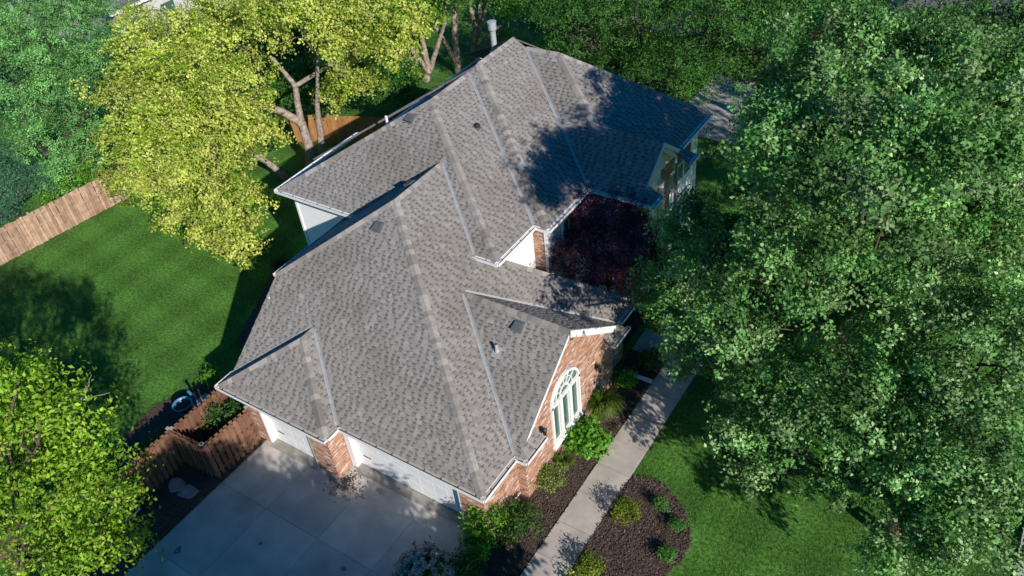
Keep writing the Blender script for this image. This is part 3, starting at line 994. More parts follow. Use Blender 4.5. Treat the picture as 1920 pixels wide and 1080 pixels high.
def arc_bar(r0, r1, xa, xb, name, mat='white'):
    V, F = [], []
    for k in range(NS+1):
        t = math.pi*k/NS
        for r in (r0, r1):
            for x in (xa, xb):
                V.append((x, wc+r*math.cos(t), WZ1+.11+r*math.sin(t) if r0 < wr-.2 else WZ1+r*math.sin(t)))
    for k in range(NS):
        o, p_ = k*4, k*4+4
        F += [(o, o+1, p_+1, p_), (o+2, p_+2, p_+3, o+3), (o+1, o+3, p_+3, p_+1), (o, p_, p_+2, o+2)]
    return obj(name, V, F, mat, win)
arc_bar(wr-.085, wr+.005, xf0, xf1, 'arch_frame')
arc_bar(.26, .295, -.12, -.085, 'fanlight_bar')
arc_bar(.52, .55, -.12, -.085, 'fanlight_bar')
for k in range(1, 6):
    t = math.pi*k/6
    o = Vector((-.12, wc+.2*math.cos(t), WZ1+.11+.2*math.sin(t)))
    dd = Vector((0, math.cos(t), math.sin(t)))
    ss = Vector((0, -math.sin(t), math.cos(t)))
    MB().obox(o-ss*.014, dd*(wr-.38), ss*.028, Vector((.034, 0, 0))).build('fanlight_bar', 'white', win)
boxo('sill', -.1, .03, WY0-.06, WY1+.06, WZ0-.07, WZ0-.001, 'white', win)

# rake boards on the gables
def rake(x, y0, z0, y1, z1, dep=.26, th=.03):
    V = []
    for xx in (x, x+th):
        V += [(xx, y0, z0), (xx, y1, z1), (xx, y1, z1-dep), (xx, y0, z0-dep)]
    F = [(3, 2, 1, 0), (4, 5, 6, 7), (0, 1, 5, 4), (1, 2, 6, 5), (2, 3, 7, 6), (3, 0, 4, 7)]
    obj('rake_board', V, F, 'white', house)
rake(-.02, 2.35, 2.75+.75*.43-.1, 5.37, 5.24)
rake(.053, 5.372, 5.33, 8.45, 2.75+.75*.37+.01, .3)
rake(-.947, 12.8, Z2+.28, 14.4, 7.14, .2)
rake(-.947, 14.402, 7.14, 16.0, Z2+.27, .2)
rake(-1.03, 13.0, Z2+.2, 14.4, 6.98, .24)
rake(-1.03, 14.402, 6.98, 15.8, Z2+.2, .24)
# upper gable wall with arched brick recess
V = [(-1.3, 12.85, 5.5), (-1.3, 15.95, 5.5), (-1.3, 14.4, 6.95)]
obj('gable_siding', V+[(-1.4, y, z) for _, y, z in V], [(0, 1, 2), (5, 4, 3), (0, 2, 5, 3), (1, 4, 5, 2), (0, 3, 4, 1)], 'siding', house)
for k in range(9):
    zz = 5.55+k*.15
    hw = (6.95-zz)/.93-.08
    if hw > .1: boxo('siding_board', -1.298, -1.275, 14.4-hw, 14.4+hw, zz, zz+.135, 'siding', house)
boxo('entry_wall', -1.5, -1.42, 13.6, 15.2, 0, 5.5, 'siding', house)
boxo('entry_door', -1.419, -1.37, 13.95, 14.85, .1, 2.2, 'black', house)
for y in (13.75, 15.0): boxo('entry_column', -1.36, -1.2, y-.08, y+.08, .1, 5.0, 'white', house)
boxo('downspout', -1.0, -.9, 15.62, 15.71, .2, 5.5, 'metal', house)
boxo('downspout', -3.56, -3.48, 12.6, 12.68, .2, 5.5, 'white', house)
boxo('downspout', -3.56, -3.48, 10.9, 10.98, .2, 5.5, 'white', house)

def window(x, y0, y1, z0, z1, cols=2, name='window', ax='x'):
    wdw = boxo(name, x-.02, x+.0, y0, y1, z0, z1, 'glass', house)
    for q in ((y0, y1, z0, z0+.08), (y0, y1, z1-.08, z1), (y0, y0+.08, z0+.081, z1-.081), (y1-.08, y1, z0+.081, z1-.081)):
        boxo('frame', x+.001, x+.06, *q, 'white', wdw)
    for k in range(1, cols):
        yc = y0+(y1-y0)*k/cols
        boxo('mullion', x+.001, x+.05, yc-.035, yc+.035, z0+.081, z1-.081, 'white', wdw)
    boxo('rail', x+.001, x+.04, y0+.081, y1-.081, (z0+z1)/2-.02, (z0+z1)/2+.02, 'white', wdw)
window(-1.72, 16.5, 18.9, 3.2, 5.0, 3)
window(-1.72, 16.5, 18.9, .7, 2.4, 3)
window(-3.57, 10.45, 11.75, .9, 2.4, 2)
window(-3.57, 10.85, 12.05, 3.3, 4.9, 2)

# wall lanterns
def lantern(x, y, z, label):
    o = boxo('wall_lantern', x, x+.03, y-.05, y+.05, z-.12, z+.12, 'black', house)
    MB().tube([(x+.03, y, z+.08), (x+.12, y, z+.16), (x+.2, y, z+.1)], [.012]*3, 6).build('lantern_arm', 'black', o)
    MB().lathe([(.02, .14), (.10, .06), (.10, .04), (.085, .04), (.06, -.2), (.02, -.22), (0, -.22)], (x+.2, y, z), 6).build('lantern_cage', 'black', o)
lantern(-.1, 7.09, 2.1, '')
lantern(-.1, 3.35, 2.55, '')

# roof vents
def frame_on(pl, x, y):
    q = P3(pl, x, y)
    n_ = Vector((-pl[0], -pl[1], 1)).normalized()
    upv = Vector((pl[0], pl[1], pl[0]**2+pl[1]**2)).normalized()
    hv = upv.cross(n_)
    return q, hv, upv, n_
def box_vent(pl, x, y):
    q, h, u, n_ = frame_on(pl, x, y)
    f = MB().obox(q-h*.19-u*.21+n_*.022, h*.38, u*.42, n_*.012).build('box_vent', 'vent', house)
    a = [(-.16, -.15, .03), (.16, -.15, .03), (.16, .17, .03), (-.16, .17, .03), (-.175, -.17, .16), (.175, -.17, .16), (.15, .15, .09), (-.15, .15, .09)]
    V = [q+h*i+u*j+n_*k for i, j, k in a]
    obj('hood', V, [(3, 2, 1, 0), (4, 5, 6, 7), (0, 1, 5, 4), (1, 2, 6, 5), (2, 3, 7, 6), (3, 0, 4, 7)], 'vent', f)
for pl, x, y in ((pF, -7.78, 5.55), (pG, -1.71, 5.0), (pF2, -9.75, 10.3), (pL, -7.95, 7.74), (pL2, -9.6, 11.9), (pL2, -9.6, 13.0), (pL3, -9.35, 14.6), (pL3, -9.35, 16.0)):
    box_vent(pl, x, y)
def pipe_vent(pl, x, y, r, h, mat='steel'):
    q, hh, u, n_ = frame_on(pl, x, y)
    f = MB().obox(q-hh*.16-u*.2+n_*.022, hh*.32, u*.4, n_*.008).build('pipe_vent', 'metal', house)
    MB().tube([q, q+Vector((0, 0, h*.5)), q+Vector((0, 0, h))], [r*1.5, r, r], 10).build('stack', mat, f)
    MB().tube([q+Vector((0, 0, h*.98)), q+Vector((0, 0, h+.01))], [r*.8, r*.8], 10).build('stack_mouth', 'black', f)
pipe_vent(pG, -2.09, 4.17, .05, .36)
MB().tube([(-11.3, 10.55, 5.2), (-11.3, 10.55, 7.95)], [.055, .055], 10).build('vent_stack', 'white', house)
q, hh, u, n_ = frame_on(pR2, -7.48, 11.47)
f = MB().obox(q-hh*.15-u*.16+n_*.02, hh*.3, u*.32, n_*.01).build('dome_vent', 'vent', house)
MB().lathe([(.12, 0), (.12, .08), (.08, .13), (0, .15)], tuple(q+n_*.03), 12).build('hood', 'black', f)
fx, fy = -10.5, 17.25
fl = MB().lathe([(.16, 7.6), (.16, 7.95), (.13, 8.0), (.13, 8.95)], (fx, fy, 0), 14).build('flue_pipe', 'steel', house, smooth=False)
MB().lathe([(.15, 8.95), (.19, 9.0), (.19, 9.28), (.15, 9.31)], (fx, fy, 0), 14).build('flue_cap', 'steel', fl)
MB().lathe([(.21, 9.33), (.21, 9.36), (.0, 9.40)], (fx, fy, 0), 14).build('rain_hood', 'steel', fl)
MB().lathe([(.24, 7.9), (.17, 8.05), (.17, 8.1)], (fx, fy, 0), 14).build('storm_collar', 'steel', fl)
# white downspout elbow that sticks out on the lawn side
boxo('downspout', -11.15, -11.05, 2.5, 2.6, .2, 4.6, 'white', house)

# ------------------------------------------------------------------ fences
PICK = {}
def fence(name, label, p0, p1, h=1.83, mat='wood', pw=.14, gap=.012, side=1, box=False, post_mat='rail', post_every=2.4):
    p0, p1 = Vector((*p0, 0)), Vector((*p1, 0))
    d = (p1-p0); Ln = d.length; d.normalize()
    n = Vector((-d.y, d.x, 0))*side
    root = empty(name, label, 'fence', loc=p0)
    def put(nm, me, off):
        q = link(nm, me, root); q.location = off
        return q
    st = pw+gap if not box else pw*.78
    k = int(Ln/st)
    rz = math.atan2(d.y, d.x)
    key = (mat, round(h, 2), pw)
    if key not in PICK:
        PICK[key] = []
        for v in range(4):
            hh = h+random.uniform(-.02, .02)
            e = pw*.06
            V = [(0, 0, .03), (pw, 0, .03), (pw, 0, hh-e), (pw-e, 0, hh), (e, 0, hh), (0, 0, hh-e)]
            V = V+[(x, .019, z) for x, y, z in V]
            F = [(0, 1, 2, 3, 4, 5), (11, 10, 9, 8, 7, 6)]+[(i, i+6, (i+1) % 6+6, (i+1) % 6) for i in range(6)]
            me = mesh('picket', V, F); me.materials.append(M[mat])
            PICK[key].append(me)
    for i in range(k):
        q = put('picket', PICK[key][i % 4], d*(i*st))
        off = .03 if not (box and i % 2) else -.062
        q.location = d*(i*st)+n*off+Vector((0, 0, random.uniform(-.025, .02)))
        q.rotation_euler = (random.uniform(-.008, .008), random.uniform(-.012, .012), rz)
    for z in ((.35, .95, 1.55) if not box else (.3, .95, 1.6)):
        me = MB().obox(Vector((0, 0, z))-n*.02, d*Ln, n*.04, Vector((0, 0, .085)))
        put('rail', mesh('rail', me.V, me.F), (0, 0, 0)).data.materials.append(M[mat if box else post_mat])
    np_ = max(1, int(round(Ln/post_every)))
    for i in range(np_+1):
        me = MB().obox(d*(Ln*i/np_)-n*.11-d*.045, d*.09, n*.088, Vector((0, 0, h-.05+.1*(i % 2))))
        o = put('post', mesh('post', me.V, me.F), (0, 0, 0)); o.data.materials.append(M[post_mat])
        if box:
            c = MB().obox(d*(Ln*i/np_)-n*.13-d*.06+Vector((0, 0, h+.06)), d*.12, n*.12, Vector((0, 0, .03)))
            put('post_cap', mesh('post_cap', c.V, c.F), (0, 0, 0)).data.materials.append(M['steel'])
    return root
fence('wooden_fence', 'weathered brown cedar fence along the far edge of the back lawn', (-31.5, -4.0), (-29.9, 8.6), mat='wood_old', side=-1)
fence('wooden_fence', 'brown cedar fence panel running behind the yellow tree', (-29.9, 8.6), (-28.6, 14.5), mat='wood_old', side=-1)
fence('wooden_fence', 'golden cedar fence between the yellow tree trunks and the upper roof', (-25.5, 16.9), (-15.8, 20.4), mat='wood_gold', side=-1)
fence('wooden_fence', 'red brown shadowbox fence right beside the left garage door', (-10.42, -2.42), (-10.3, -.4), h=1.8, mat='wood', side=-1, box=True, post_mat='wood')
fence('wooden_fence', 'short fence return closing the nook beside the driveway', (-12.05, -2.5), (-10.46, -2.45), h=1.8, mat='wood', side=-1, box=True, post_mat='wood', post_every=1.6)
fence('wooden_fence', 'red brown shadowbox fence between the blue pot and stepping stones', (-12.1, -5.4), (-12.1, .4), h=1.8, mat='wood', side=-1, box=True, post_mat='wood')

# ------------------------------------------------------------------ small things
def stone(x, y, r, seed, label):
    random.seed(seed)
    V, F = [], []
    n_ = 9
    for z, k in ((0.03, 1), (0.075, 1), (.085, .93)):
        random.seed(seed)
        for i in range(n_):
            t = 2*math.pi*i/n_
            rr = r*random.uniform(.8, 1.12)*k
            V.append((x+rr*math.cos(t)*1.1, y+rr*math.sin(t)*.85, z))
    for l in range(2):
        for i in range(n_):
            j = (i+1) % n_
            F.append((l*n_+i, l*n_+j, (l+1)*n_+j, (l+1)*n_+i))
    F.append(tuple(2*n_+i for i in range(n_)))
    return tag(obj('stepping_stone', V, F, 'stone'), label, 'stone', 'stepping stones by the driveway')
stone(-11.55, -3.42, .36, 3, 'darker flat stepping stone nearer the fence')
stone(-10.92, -3.4, .36, 8, 'pinkish flat stepping stone nearer the driveway')
random.seed(11)

db = MB()
for k in range(420):
    t = random.uniform(0, 6.283); rr = abs(random.gauss(0, .33))
    x, y = -6.15+rr*math.cos(t)*1.25, -.28+rr*math.sin(t)
    if (x < -6.44 and y > -.26): continue
    l = random.uniform(.02, .09); a2 = random.uniform(0, 3.14)
    b = random.uniform(.02, .09)
    db.obox((x, y, .034+random.uniform(0, .02)), Vector((math.cos(a2), math.sin(a2), random.uniform(-.2, .3)))*l, Vector((-math.sin(a2), math.cos(a2), 0))*random.uniform(.008, .03), (0, 0, .006), (b, b*.78, b*.62))
tag(db.build('leaf_litter', 'chip', None, attr=True), 'brown leaf litter swept against the foot of the brick pier', 'leaf litter', kind='stuff')
pot = empty('garden_pot', 'round blue garden pot on the dark bed behind the fence', 'pot', loc=(-14.0, -.85, 0))
MB().lathe([(.0, .03), (.22, .03), (.3, .3), (.36, .56), (.40, .56), (.40, .62), (.36, .62), (.33, .5), (.32, .45), (0, .45)], seg=22).build('bowl', 'pot', pot, smooth=True)
MB().lathe([(.0, .0), (.315, .0)], (0, 0, .47), 20).build('soil', 'mulch', pot)
MB().tube([(.1, .42, .05), (.12, .45, .7), (.1, .38, 1.0)], [.05, .045, .06], 8).build('spout', 'pot', pot)
tag(None or MB().tube([(-.92, -1.62, .12), (-.2, -1.9, .1), (.35, -2.1, .06)], [.06, .06, .06], 8).build('drain_pipe', 'white'), 'white drain pipe lying in the shaded bed at the bottom edge', 'pipe')
tag(MB().box(-.02, 1.2, 9.02, 9.14, .05, .16).build('drain_pipe', 'white'), 'white drain pipe running from the brick corner to the walkway', 'pipe')

cart = empty('hose_cart', 'white tubular hose cart standing against the shaded fence', 'cart', loc=(-11.85, -5.2, 0))
fr = MB()
for y in (-.3, .3):
    fr.tube([(0, y, .1), (.1, y, .6), (-.05, y, 1.15)], [.022]*3, 6)
fr.tube([(-.05, -.3, 1.15), (-.05, .3, 1.15)], [.022]*2, 6)
fr.tube([(.1, -.3, .6), (.45, -.3, .55), (.45, .3, .55), (.1, .3, .6)], [.022]*4, 6)
fr.build('frame', 'white', cart)
for y in (-.36, .36):
    MB().tube([(.1, y-.03, .18), (.1, y+.03, .18)], [.18, .18], 14).build('wheel', 'black', cart)
hs = MB()
pts = [(.2+.16*math.cos(t), -.2+.4*t/25, .55+.16*math.sin(t)) for t in np.linspace(0, 25, 90)]
hs.tube(pts, [.018]*90, 5)
hs.build('hose', 'red', cart)

# neighbouring houses behind the trees
def simple_house(label, x0, x1, y0, y1, h, rise, along):
    r = empty('neighbour_house', label, 'house', loc=(0, 0, 0))
    wl = MB()
    wl.box(x0+.4, x1-.4, y0+.4, y1-.4, 0, h)
    wl.build('wall', 'nwall', r)
    xm, ym = (x0+x1)/2, (y0+y1)/2
    k = min(x1-x0, y1-y0)/2
    rr = MB()
    if along == 'x':
        V = [(x0, y0, h), (x1, y0, h), (x1, y1, h), (x0, y1, h), (x0+k, ym, h+rise), (x1-k, ym, h+rise)]
        F = [(0, 1, 5, 4), (1, 2, 5), (2, 3, 4, 5), (3, 0, 4), (3, 2, 1, 0)]
    else:
        V = [(x0, y0, h), (x1, y0, h), (x1, y1, h), (x0, y1, h), (xm, y0+k, h+rise), (xm, y1-k, h+rise)]
        F = [(0, 1, 4), (1, 2, 5, 4), (2, 3, 5), (3, 0, 4, 5), (3, 2, 1, 0)]
    rr.add(V, F).build('roof', 'nroof', r)
    fa = MB()
    fa.box(x0-.05, x1+.05, y0-.06, y0-.003, h-.2, h+.02)
    fa.box(x0-.05, x1+.05, y1+.003, y1+.06, h-.2, h+.02)
    fa.box(x0-.06, x0-.003, y0, y1, h-.2, h+.02)
    fa.box(x1+.003, x1+.06, y0, y1, h-.2, h+.02)
    fa.build('fascia', 'white', r)
    nx = int((x1-x0)/3)
    for i in range(nx):
        xx = x0+1.2+i*3
        wv = boxo('window', xx, xx+1.2, y0+.36, y0+.395, 1.0, 2.2, 'glass', r)
        boxo('frame', xx-.06, xx+1.26, y0+.35, y0+.358, .92, .99, 'white', wv)
    for i in range(int((y1-y0)/3)):
        yy = y0+1.2+i*3
        wv = boxo('window', x1-.395, x1-.36, yy, yy+1.2, 1.0, 2.2, 'glass', r)
        boxo('frame', x1-.358, x1-.35, yy-.06, yy+1.26, .92, .99, 'white', wv)
    return r
simple_house('neighbouring house with dark grey roof and white fascia beyond the yellow tree', -62, -46.5, 21, 37, 3.2, 4, 'y')
simple_house('neighbouring house with grey roof behind the dark green trees at the top', -20, -7.5, 38, 50, 3.4, 4, 'x')
simple_house('neighbouring house with blue grey roof glimpsed at the top right', 1.5, 13, 38, 52, 3.2, 3.6, 'x')

# ------------------------------------------------------------------ vegetation
def leaf_obj(name, P, Tn, Nn, size, cols, mat, parent, aspect=.6, fold=.22):
    N_ = len(P)
    Tn = Tn/np.maximum(np.linalg.norm(Tn, axis=1, keepdims=True), 1e-6)
    B = np.cross(Nn, Tn); B /= np.maximum(np.linalg.norm(B, axis=1, keepdims=True), 1e-6)
    Nn = np.cross(Tn, B)
    Ls = size[:, None]
    v0 = P
    v2 = P+Tn*Ls-Nn*Ls*fold*.6
    mid = P+Tn*Ls*.5
    v1 = mid+B*Ls*aspect*.5+Nn*Ls*fold*.5
    v3 = mid-B*Ls*aspect*.5+Nn*Ls*fold*.5
    V = np.empty((N_, 4, 3), np.float32)
    V[:, 0], V[:, 1], V[:, 2], V[:, 3] = v0, v1, v2, v3
    me = bpy.data.meshes.new(name)
    me.vertices.add(N_*4)
    me.vertices.foreach_set('co', V.ravel())
    me.loops.add(N_*4)
    me.loops.foreach_set('vertex_index', np.arange(N_*4, dtype=np.int32))
    me.polygons.add(N_)
    me.polygons.foreach_set('loop_start', np.arange(0, N_*4, 4, dtype=np.int32))
    me.polygons.foreach_set('loop_total', np.full(N_, 4, np.int32))
    me.update(calc_edges=True)
    A = me.color_attributes.new('Col', 'FLOAT_COLOR', 'POINT')
    c = np.ones((N_, 4, 4), np.float32)
    c[:, :, :3] = cols[:, None, :]
    A.data.foreach_set('color', c.ravel())
    return link(name, me, parent, mat)

def unit(n):
    v = rng.normal(size=(n, 3))
    return v/np.linalg.norm(v, axis=1, keepdims=True)

def foliage(name, lobes, parent, leaf, dens, palette, mat, clump=.55, tuft=8, shell=.55, flat=.65, aspect=.6, updir=.6, spread=1.0, droop=0.0, var=.25, kcl=5.0):
    """lobes: (x,y,z,r[,rx,ry,rz]) -> clumps -> tufts -> leaves. dens: leaves per m2 of lobe surface"""
    Ps, Ts, Ns, Ss, Cs, CL = [], [], [], [], [], []
    pal = np.array(palette, float)
    for lb in lobes:
        x, y, z, r = lb[:4]
        sc = np.array(lb[4:7]) if len(lb) > 4 else np.array([1, 1, .82])
        total = int(dens*12.57*r*r)
        ncl = max(6, int(kcl*(r/clump)**2))
        per = max(4, total//ncl//tuft)
        d = unit(ncl)
        low = d[:, 2] < -.45
        d[low, 2] *= -.5
        d /= np.linalg.norm(d, axis=1, keepdims=True)
        f = 1-shell*rng.random(ncl)**1.7
        bump = 1+.16*np.sin(d[:, 0]*5+x)*np.cos(d[:, 1]*5+y)+.10*rng.normal(size=ncl)
        cc = np.array([x, y, z])+d*sc*r*(f*bump)[:, None]
        cc = cc[cc[:, 2] > .25]
        ncl = len(cc)
        d = d[:ncl]
        CL.append(cc)
        tint = np.clip(rng.normal(1, var, ncl), .5, 1.6)
        hue = rng.random(ncl)
        for i in range(ncl):
            cr = clump*rng.uniform(.6, 1.25)
            out = cc[i]-np.array([x, y, z]); out /= max(np.linalg.norm(out), 1e-5)
            tp = cc[i]+rng.normal(size=(tuft, 3))*cr*.55*np.array([1, 1, flat])*spread
            td = unit(tuft)*.9+out*.6+np.array([0, 0, .25-droop])
            td /= np.linalg.norm(td, axis=1, keepdims=True)
            tp = np.repeat(tp, per, 0); td = np.repeat(td, per, 0)
            n_ = len(tp)
            t = td*.7+unit(n_)*.85
            t[:, 2] -= droop*.5
            pos = tp+rng.normal(size=(n_, 3))*leaf*.8
            cl_out = (pos-cc[i])/(cr*.6)
            cl_out /= np.maximum(np.linalg.norm(cl_out, axis=1, keepdims=True), .6)
            nn = unit(n_)*.6+np.array([0, 0, updir*.7])+out*.35+cl_out*.75
            nn /= np.linalg.norm(nn, axis=1, keepdims=True)
            Ps.append(pos); Ts.append(t); Ns.append(nn)
            Ss.append(leaf*rng.uniform(.65, 1.3, n_))
            a = np.clip(hue[i]*.6+rng.random(n_)*.5, 0, .999)*(len(pal)-1)
            k = a.astype(int); fr_ = (a-k)[:, None]
            col = pal[k]*(1-fr_)+pal[np.minimum(k+1, len(pal)-1)]*fr_
            Cs.append(col*(tint[i]*rng.uniform(.8, 1.2, n_))[:, None])
    P = np.vstack(Ps); T = np.vstack(Ts); Nn = np.vstack(Ns); S_ = np.concatenate(Ss); C_ = np.vstack(Cs)
    o = leaf_obj(name, P, T, Nn, S_, C_, mat, parent, aspect)
    return o, CL

def wob(p0, p1, n, amp):
    p0, p1 = Vector(p0), Vector(p1)
    L_ = (p1-p0).length
    out = []
    for i in range(n+1):
        t = i/n
        a = amp*L_*math.sin(math.pi*t)
        out.append(p0.lerp(p1, t)+Vector((random.uniform(-a, a), random.uniform(-a, a), random.uniform(-a, a)*.5+.25*a)))
    return out

def tree(name, label, base, lobes, leaf, dens, palette, mat, bark, trunk_r=.22, stems=None, cat='tree', group=None, twigs=.12, **kw):
    base = Vector(base)
    root = empty(name, label, cat, group, loc=(0, 0, 0))
    cen = Vector((sum(l[0]*l[3] for l in lobes)/sum(l[3] for l in lobes), sum(l[1]*l[3] for l in lobes)/sum(l[3] for l in lobes), 0))
    zmin = min(l[2]-l[3]*.5 for l in lobes)
    zc = max(base.z+.8, .45*sum(l[2] for l in lobes)/len(lobes))
    tk = MB()
    forks = []
    if stems:
        for st in stems:
            pts = [Vector(q[:3]) for q in st]; rr = [q[3] for q in st]
            # refine
            P2, R2 = [], []
            for a, b, r0, r1 in zip(pts[:-1], pts[1:], rr[:-1], rr[1:]):
                for k in range(3):
                    t = k/3
                    P2.append(a.lerp(b, t)+Vector((random.uniform(-.03, .03), random.uniform(-.03, .03), 0))*(k > 0)); R2.append(r0+(r1-r0)*t)
            P2.append(pts[-1]); R2.append(rr[-1])
            tk.tube(P2, R2, 9)
            forks.append((P2[-1], R2[-1]))
            if len(P2) > 5: forks.append((P2[-4], R2[-4]))
    else:
        top = Vector((base.x+(cen.x-base.x)*.35, base.y+(cen.y-base.y)*.35, base.z+zc))
        pts = wob(base, top, 6, .03)
        tk.tube(pts, [trunk_r*(1.35 if i == 0 else 1-.06*i) for i in range(7)], 10)
        forks = [(pts[-1], trunk_r*.62), (pts[-2], trunk_r*.6), (pts[-3], trunk_r*.5)]
    tk.build('trunk', bark, root, smooth=True)
    o, CL = foliage('crown', lobes, root, leaf, dens, palette, mat, **kw)
    for lb, cc in zip(lobes, CL):
        br = MB()
        c = Vector(lb[:3])-Vector((0, 0, lb[3]*.35))
        p0, r0 = min(forks, key=lambda q: (q[0]-c).length)
        r0 = min(r0, .05+.04*lb[3])
        pts = wob(p0, c, 5, .06)
        br.tube(pts, [r0*(1-.12*i) for i in range(6)], 6)
        for q in cc:
            if random.random() < twigs:
                a = random.choice(pts[2:])
                tp = wob(a, q, 3, .06)
                rr = max(.012, r0*.32)
                br.tube(tp, [rr, rr*.75, rr*.5, rr*.25], 5, cap=False)
        br.build('limb', bark, root, smooth=True)
    return root

YEL = [(.37, .46, .05), (.53, .59, .11), (.66, .68, .20), (.30, .43, .035), (.20, .35, .02)]
OAK = [(.040, .14, .028), (.085, .23, .055), (.16, .34, .095), (.38, .50, .26)]
LIM = [(.12, .27, .014), (.23, .42, .022), (.40, .56, .06), (.15, .33, .02), (.07, .2, .015)]
LOC = [(.11, .30, .10), (.18, .42, .13), (.25, .50, .16)]
DRK = [(.028, .11, .022), (.058, .17, .032), (.10, .24, .05)]
BLU = [(.06, .17, .10), (.10, .24, .15), (.08, .21, .10)]
MID = [(.08, .24, .02), (.14, .34, .035), (.19, .42, .05)]
PUR = [(.11, .042, .075), (.18, .065, .10), (.28, .095, .12)]

# yellow-green tree with the forked pale trunk
ylobes = [(-25.0, 14.5, 7.5, 3.0), (-28.3, 12.5, 7.2, 2.4), (-26.4, 10.0, 5.8, 2.5), (-25.3, 8.2, 4.0, 2.2), (-23.5, 10.8, 5.4, 2.3), (-22.4, 9.1, 3.6, 2.2), (-19.2, 7.5, 3.0, 1.7), (-18.2, 6.7, 2.2, 1.0), (-17.9, 6.3, 1.5, .7), (-21.3, 7.0, 2.6, 1.8), (-20.4, 6.6, 1.9, 1.0), (-20.9, 15.7, 8.6, 2.6), (-18.4, 17.5, 8.4, 2.2), (-18.4, 15.9, 7.4, 1.3), (-22.6, 11.5, 3.8, 1.2), (-20.9, 16.6, 3.9, .7), (-19.8, 16.4, 4.9, .9), (-23.2, 13.6, 3.0, .9), (-22.9, 12.9, 4.6, 1.1), (-17.0, 17.1, 7.0, 1.3), (-16.6, 18.6, 7.6, 1.5), (-19.4, 17.6, 6.2, 1.2), (-18.6, 17.0, 5.0, .9), (-25.2, 7.3, 3.0, 1.6), (-23.0, 12.8, 6.3, 1.4)]
ystems = [[(-22.1, 14.85, 0, .34), (-21.95, 15.0, 1.5, .27), (-21.99, 14.98, 2.97, .24), (-22.48, 14.37, 3.86, .2), (-23.02, 13.62, 4.57, .16), (-24, 12.4, 5.2, .1)],
          [(-21.99, 14.98, 2.9, .2), (-21.95, 15.04, 4.26, .16), (-21.87, 15.12, 5.14, .15), (-22.08, 14.88, 5.9, .11), (-22.4, 14.6, 6.8, .08)],
          [(-21.87, 15.12, 5.1, .13), (-21.25, 15.83, 5.45, .11), (-20.31, 16.79, 5.95, .09), (-19.4, 17.3, 7.2, .06)],
          [(-21.64, 15.39, 0, .24), (-21.5, 15.5, 1.5, .2), (-21.44, 15.62, 2.82, .16), (-21.2, 15.8, 4.3, .12), (-20.6, 16, 6.6, .08)],
          [(-22.9, 13.7, 0, .22), (-23.24, 13.31, .95, .17), (-23.9, 12.4, 2.4, .13), (-24.2, 11, 3.6, .09)]]
tree('birch_tree', 'yellow green leafy tree with forked pale trunks beside the upper roof', (-22, 14.8, 0), ylobes, .13, 125, YEL, 'leaf', 'bark_pale', stems=ystems, clump=.6, tuft=9, var=.16, twigs=.05, aspect=.75)

tree('maple_tree', 'bright lime green tree at the bottom left beside the driveway', (-11.4, -9.2, 0),
     [(-8.9, -6.6, 8.6, 1.2), (-9.9, -7.0, 8.4, 1.4), (-8.7, -6.0, 7.3, .9), (-9.1, -7.1, 6.2, 1.5), (-8.55, -6.1, 5.6, .85), (-9.9, -8.2, 6.0, 1.9), (-8.7, -6.8, 4.4, 1.1), (-8.35, -6.4, 3.4, 0.75), (-8.4, -8.1, 4.3, 1.3), (-8.6, -7.2, 3.2, .8), (-12, -9.5, 6.5, 2.6), (-10.5, -8.5, 10.2, 1.4), (-12.2, -9.3, 9.2, 2.2), (-9.3, -7.1, 10.0, .8), (-8.0, -6.7, 10.4, .5)],
     .14, 95, LIM, 'leaf', 'bark_dark', trunk_r=.25, clump=.5, tuft=8, var=.22, aspect=.5, flat=.45, spread=1.15)
tw = MB()
for a, b in (((-8.9, -6.0, 7.6), (-8.7, -5.2, 8.2)), ((-8.75, -5.4, 8.05), (-8.6, -5.0, 8.6)), ((-8.75, -5.5, 8.0), (-8.2, -4.95, 8.05))):
    tw.tube(wob(a, b, 4, .05), [.022, .018, .014, .01, .006], 5)
tw.build('dead_twigs', 'bark_pale', bpy.data.objects['maple_tree'])

tree('oak_tree', 'big glossy green oak filling the right side beside the entry', (7.2, 12.8, 0),
     [(7.0, 12.6, 9.4, 3.4), (4.7, 12.1, 10.3, 1.9), (4.7, 11.2, 8.5, 1.9), (2.5, 10.3, 6.0, 1.8), (2.1, 9.5, 4.4, 1.4), (5.3, 10.6, 5.6, 2.4), (8.7, 11.9, 7.0, 3), (5.7, 12.8, 12.0, 2.3), (8.1, 13.1, 11.5, 2.6), (4.9, 9.3, 4.4, 1.8), (3.2, 8.5, 3.6, 1.3), (9.9, 15.3, 8.0, 2.6), (7.6, 10.2, 5.0, 2.0), (1.7, 12.2, 5.2, 1.0), (4.8, 7.6, 8.2, 1.6), (6.6, 7.0, 9.4, 1.9), (6.0, 6.9, 12.2, 1.6), (7.8, 6.2, 12.8, 1.8), (5.4, 5.2, 7.8, 1.3), (6.4, 8.6, 12.4, 1.8), (8.6, 8.6, 12.6, 2.2), (9.4, 10.5, 12.4, 2.2)],
     .12, 200, OAK, 'leaf_oak', 'bark_dark', trunk_r=.34, clump=.74, tuft=16, var=.36, kcl=5.0, spread=.8, aspect=.62)
tree('oak_tree', 'dark green oak over the front lawn at the lower right', (10.6, 6.6, 0),
     [(9.3, 6.0, 6.0, 2.3), (6.9, 5.9, 5.5, 1.5), (6.5, 5.4, 4.2, 1.2), (11.4, 5.7, 6.0, 2.4), (9.4, 5.6, 3.6, 1.2), (12.6, 5.0, 4.5, 1.9), (11.3, 5.1, 3.2, 1.3), (11.2, 7.4, 8.0, 2.3), (11.1, 4.0, 3.0, 1.2), (6.3, 5.0, 3.0, 0.8)],
     .12, 200, OAK, 'leaf_oak', 'bark_dark', trunk_r=.28, clump=.68, tuft=16, var=.36, kcl=5.0, spread=.8, aspect=.62)
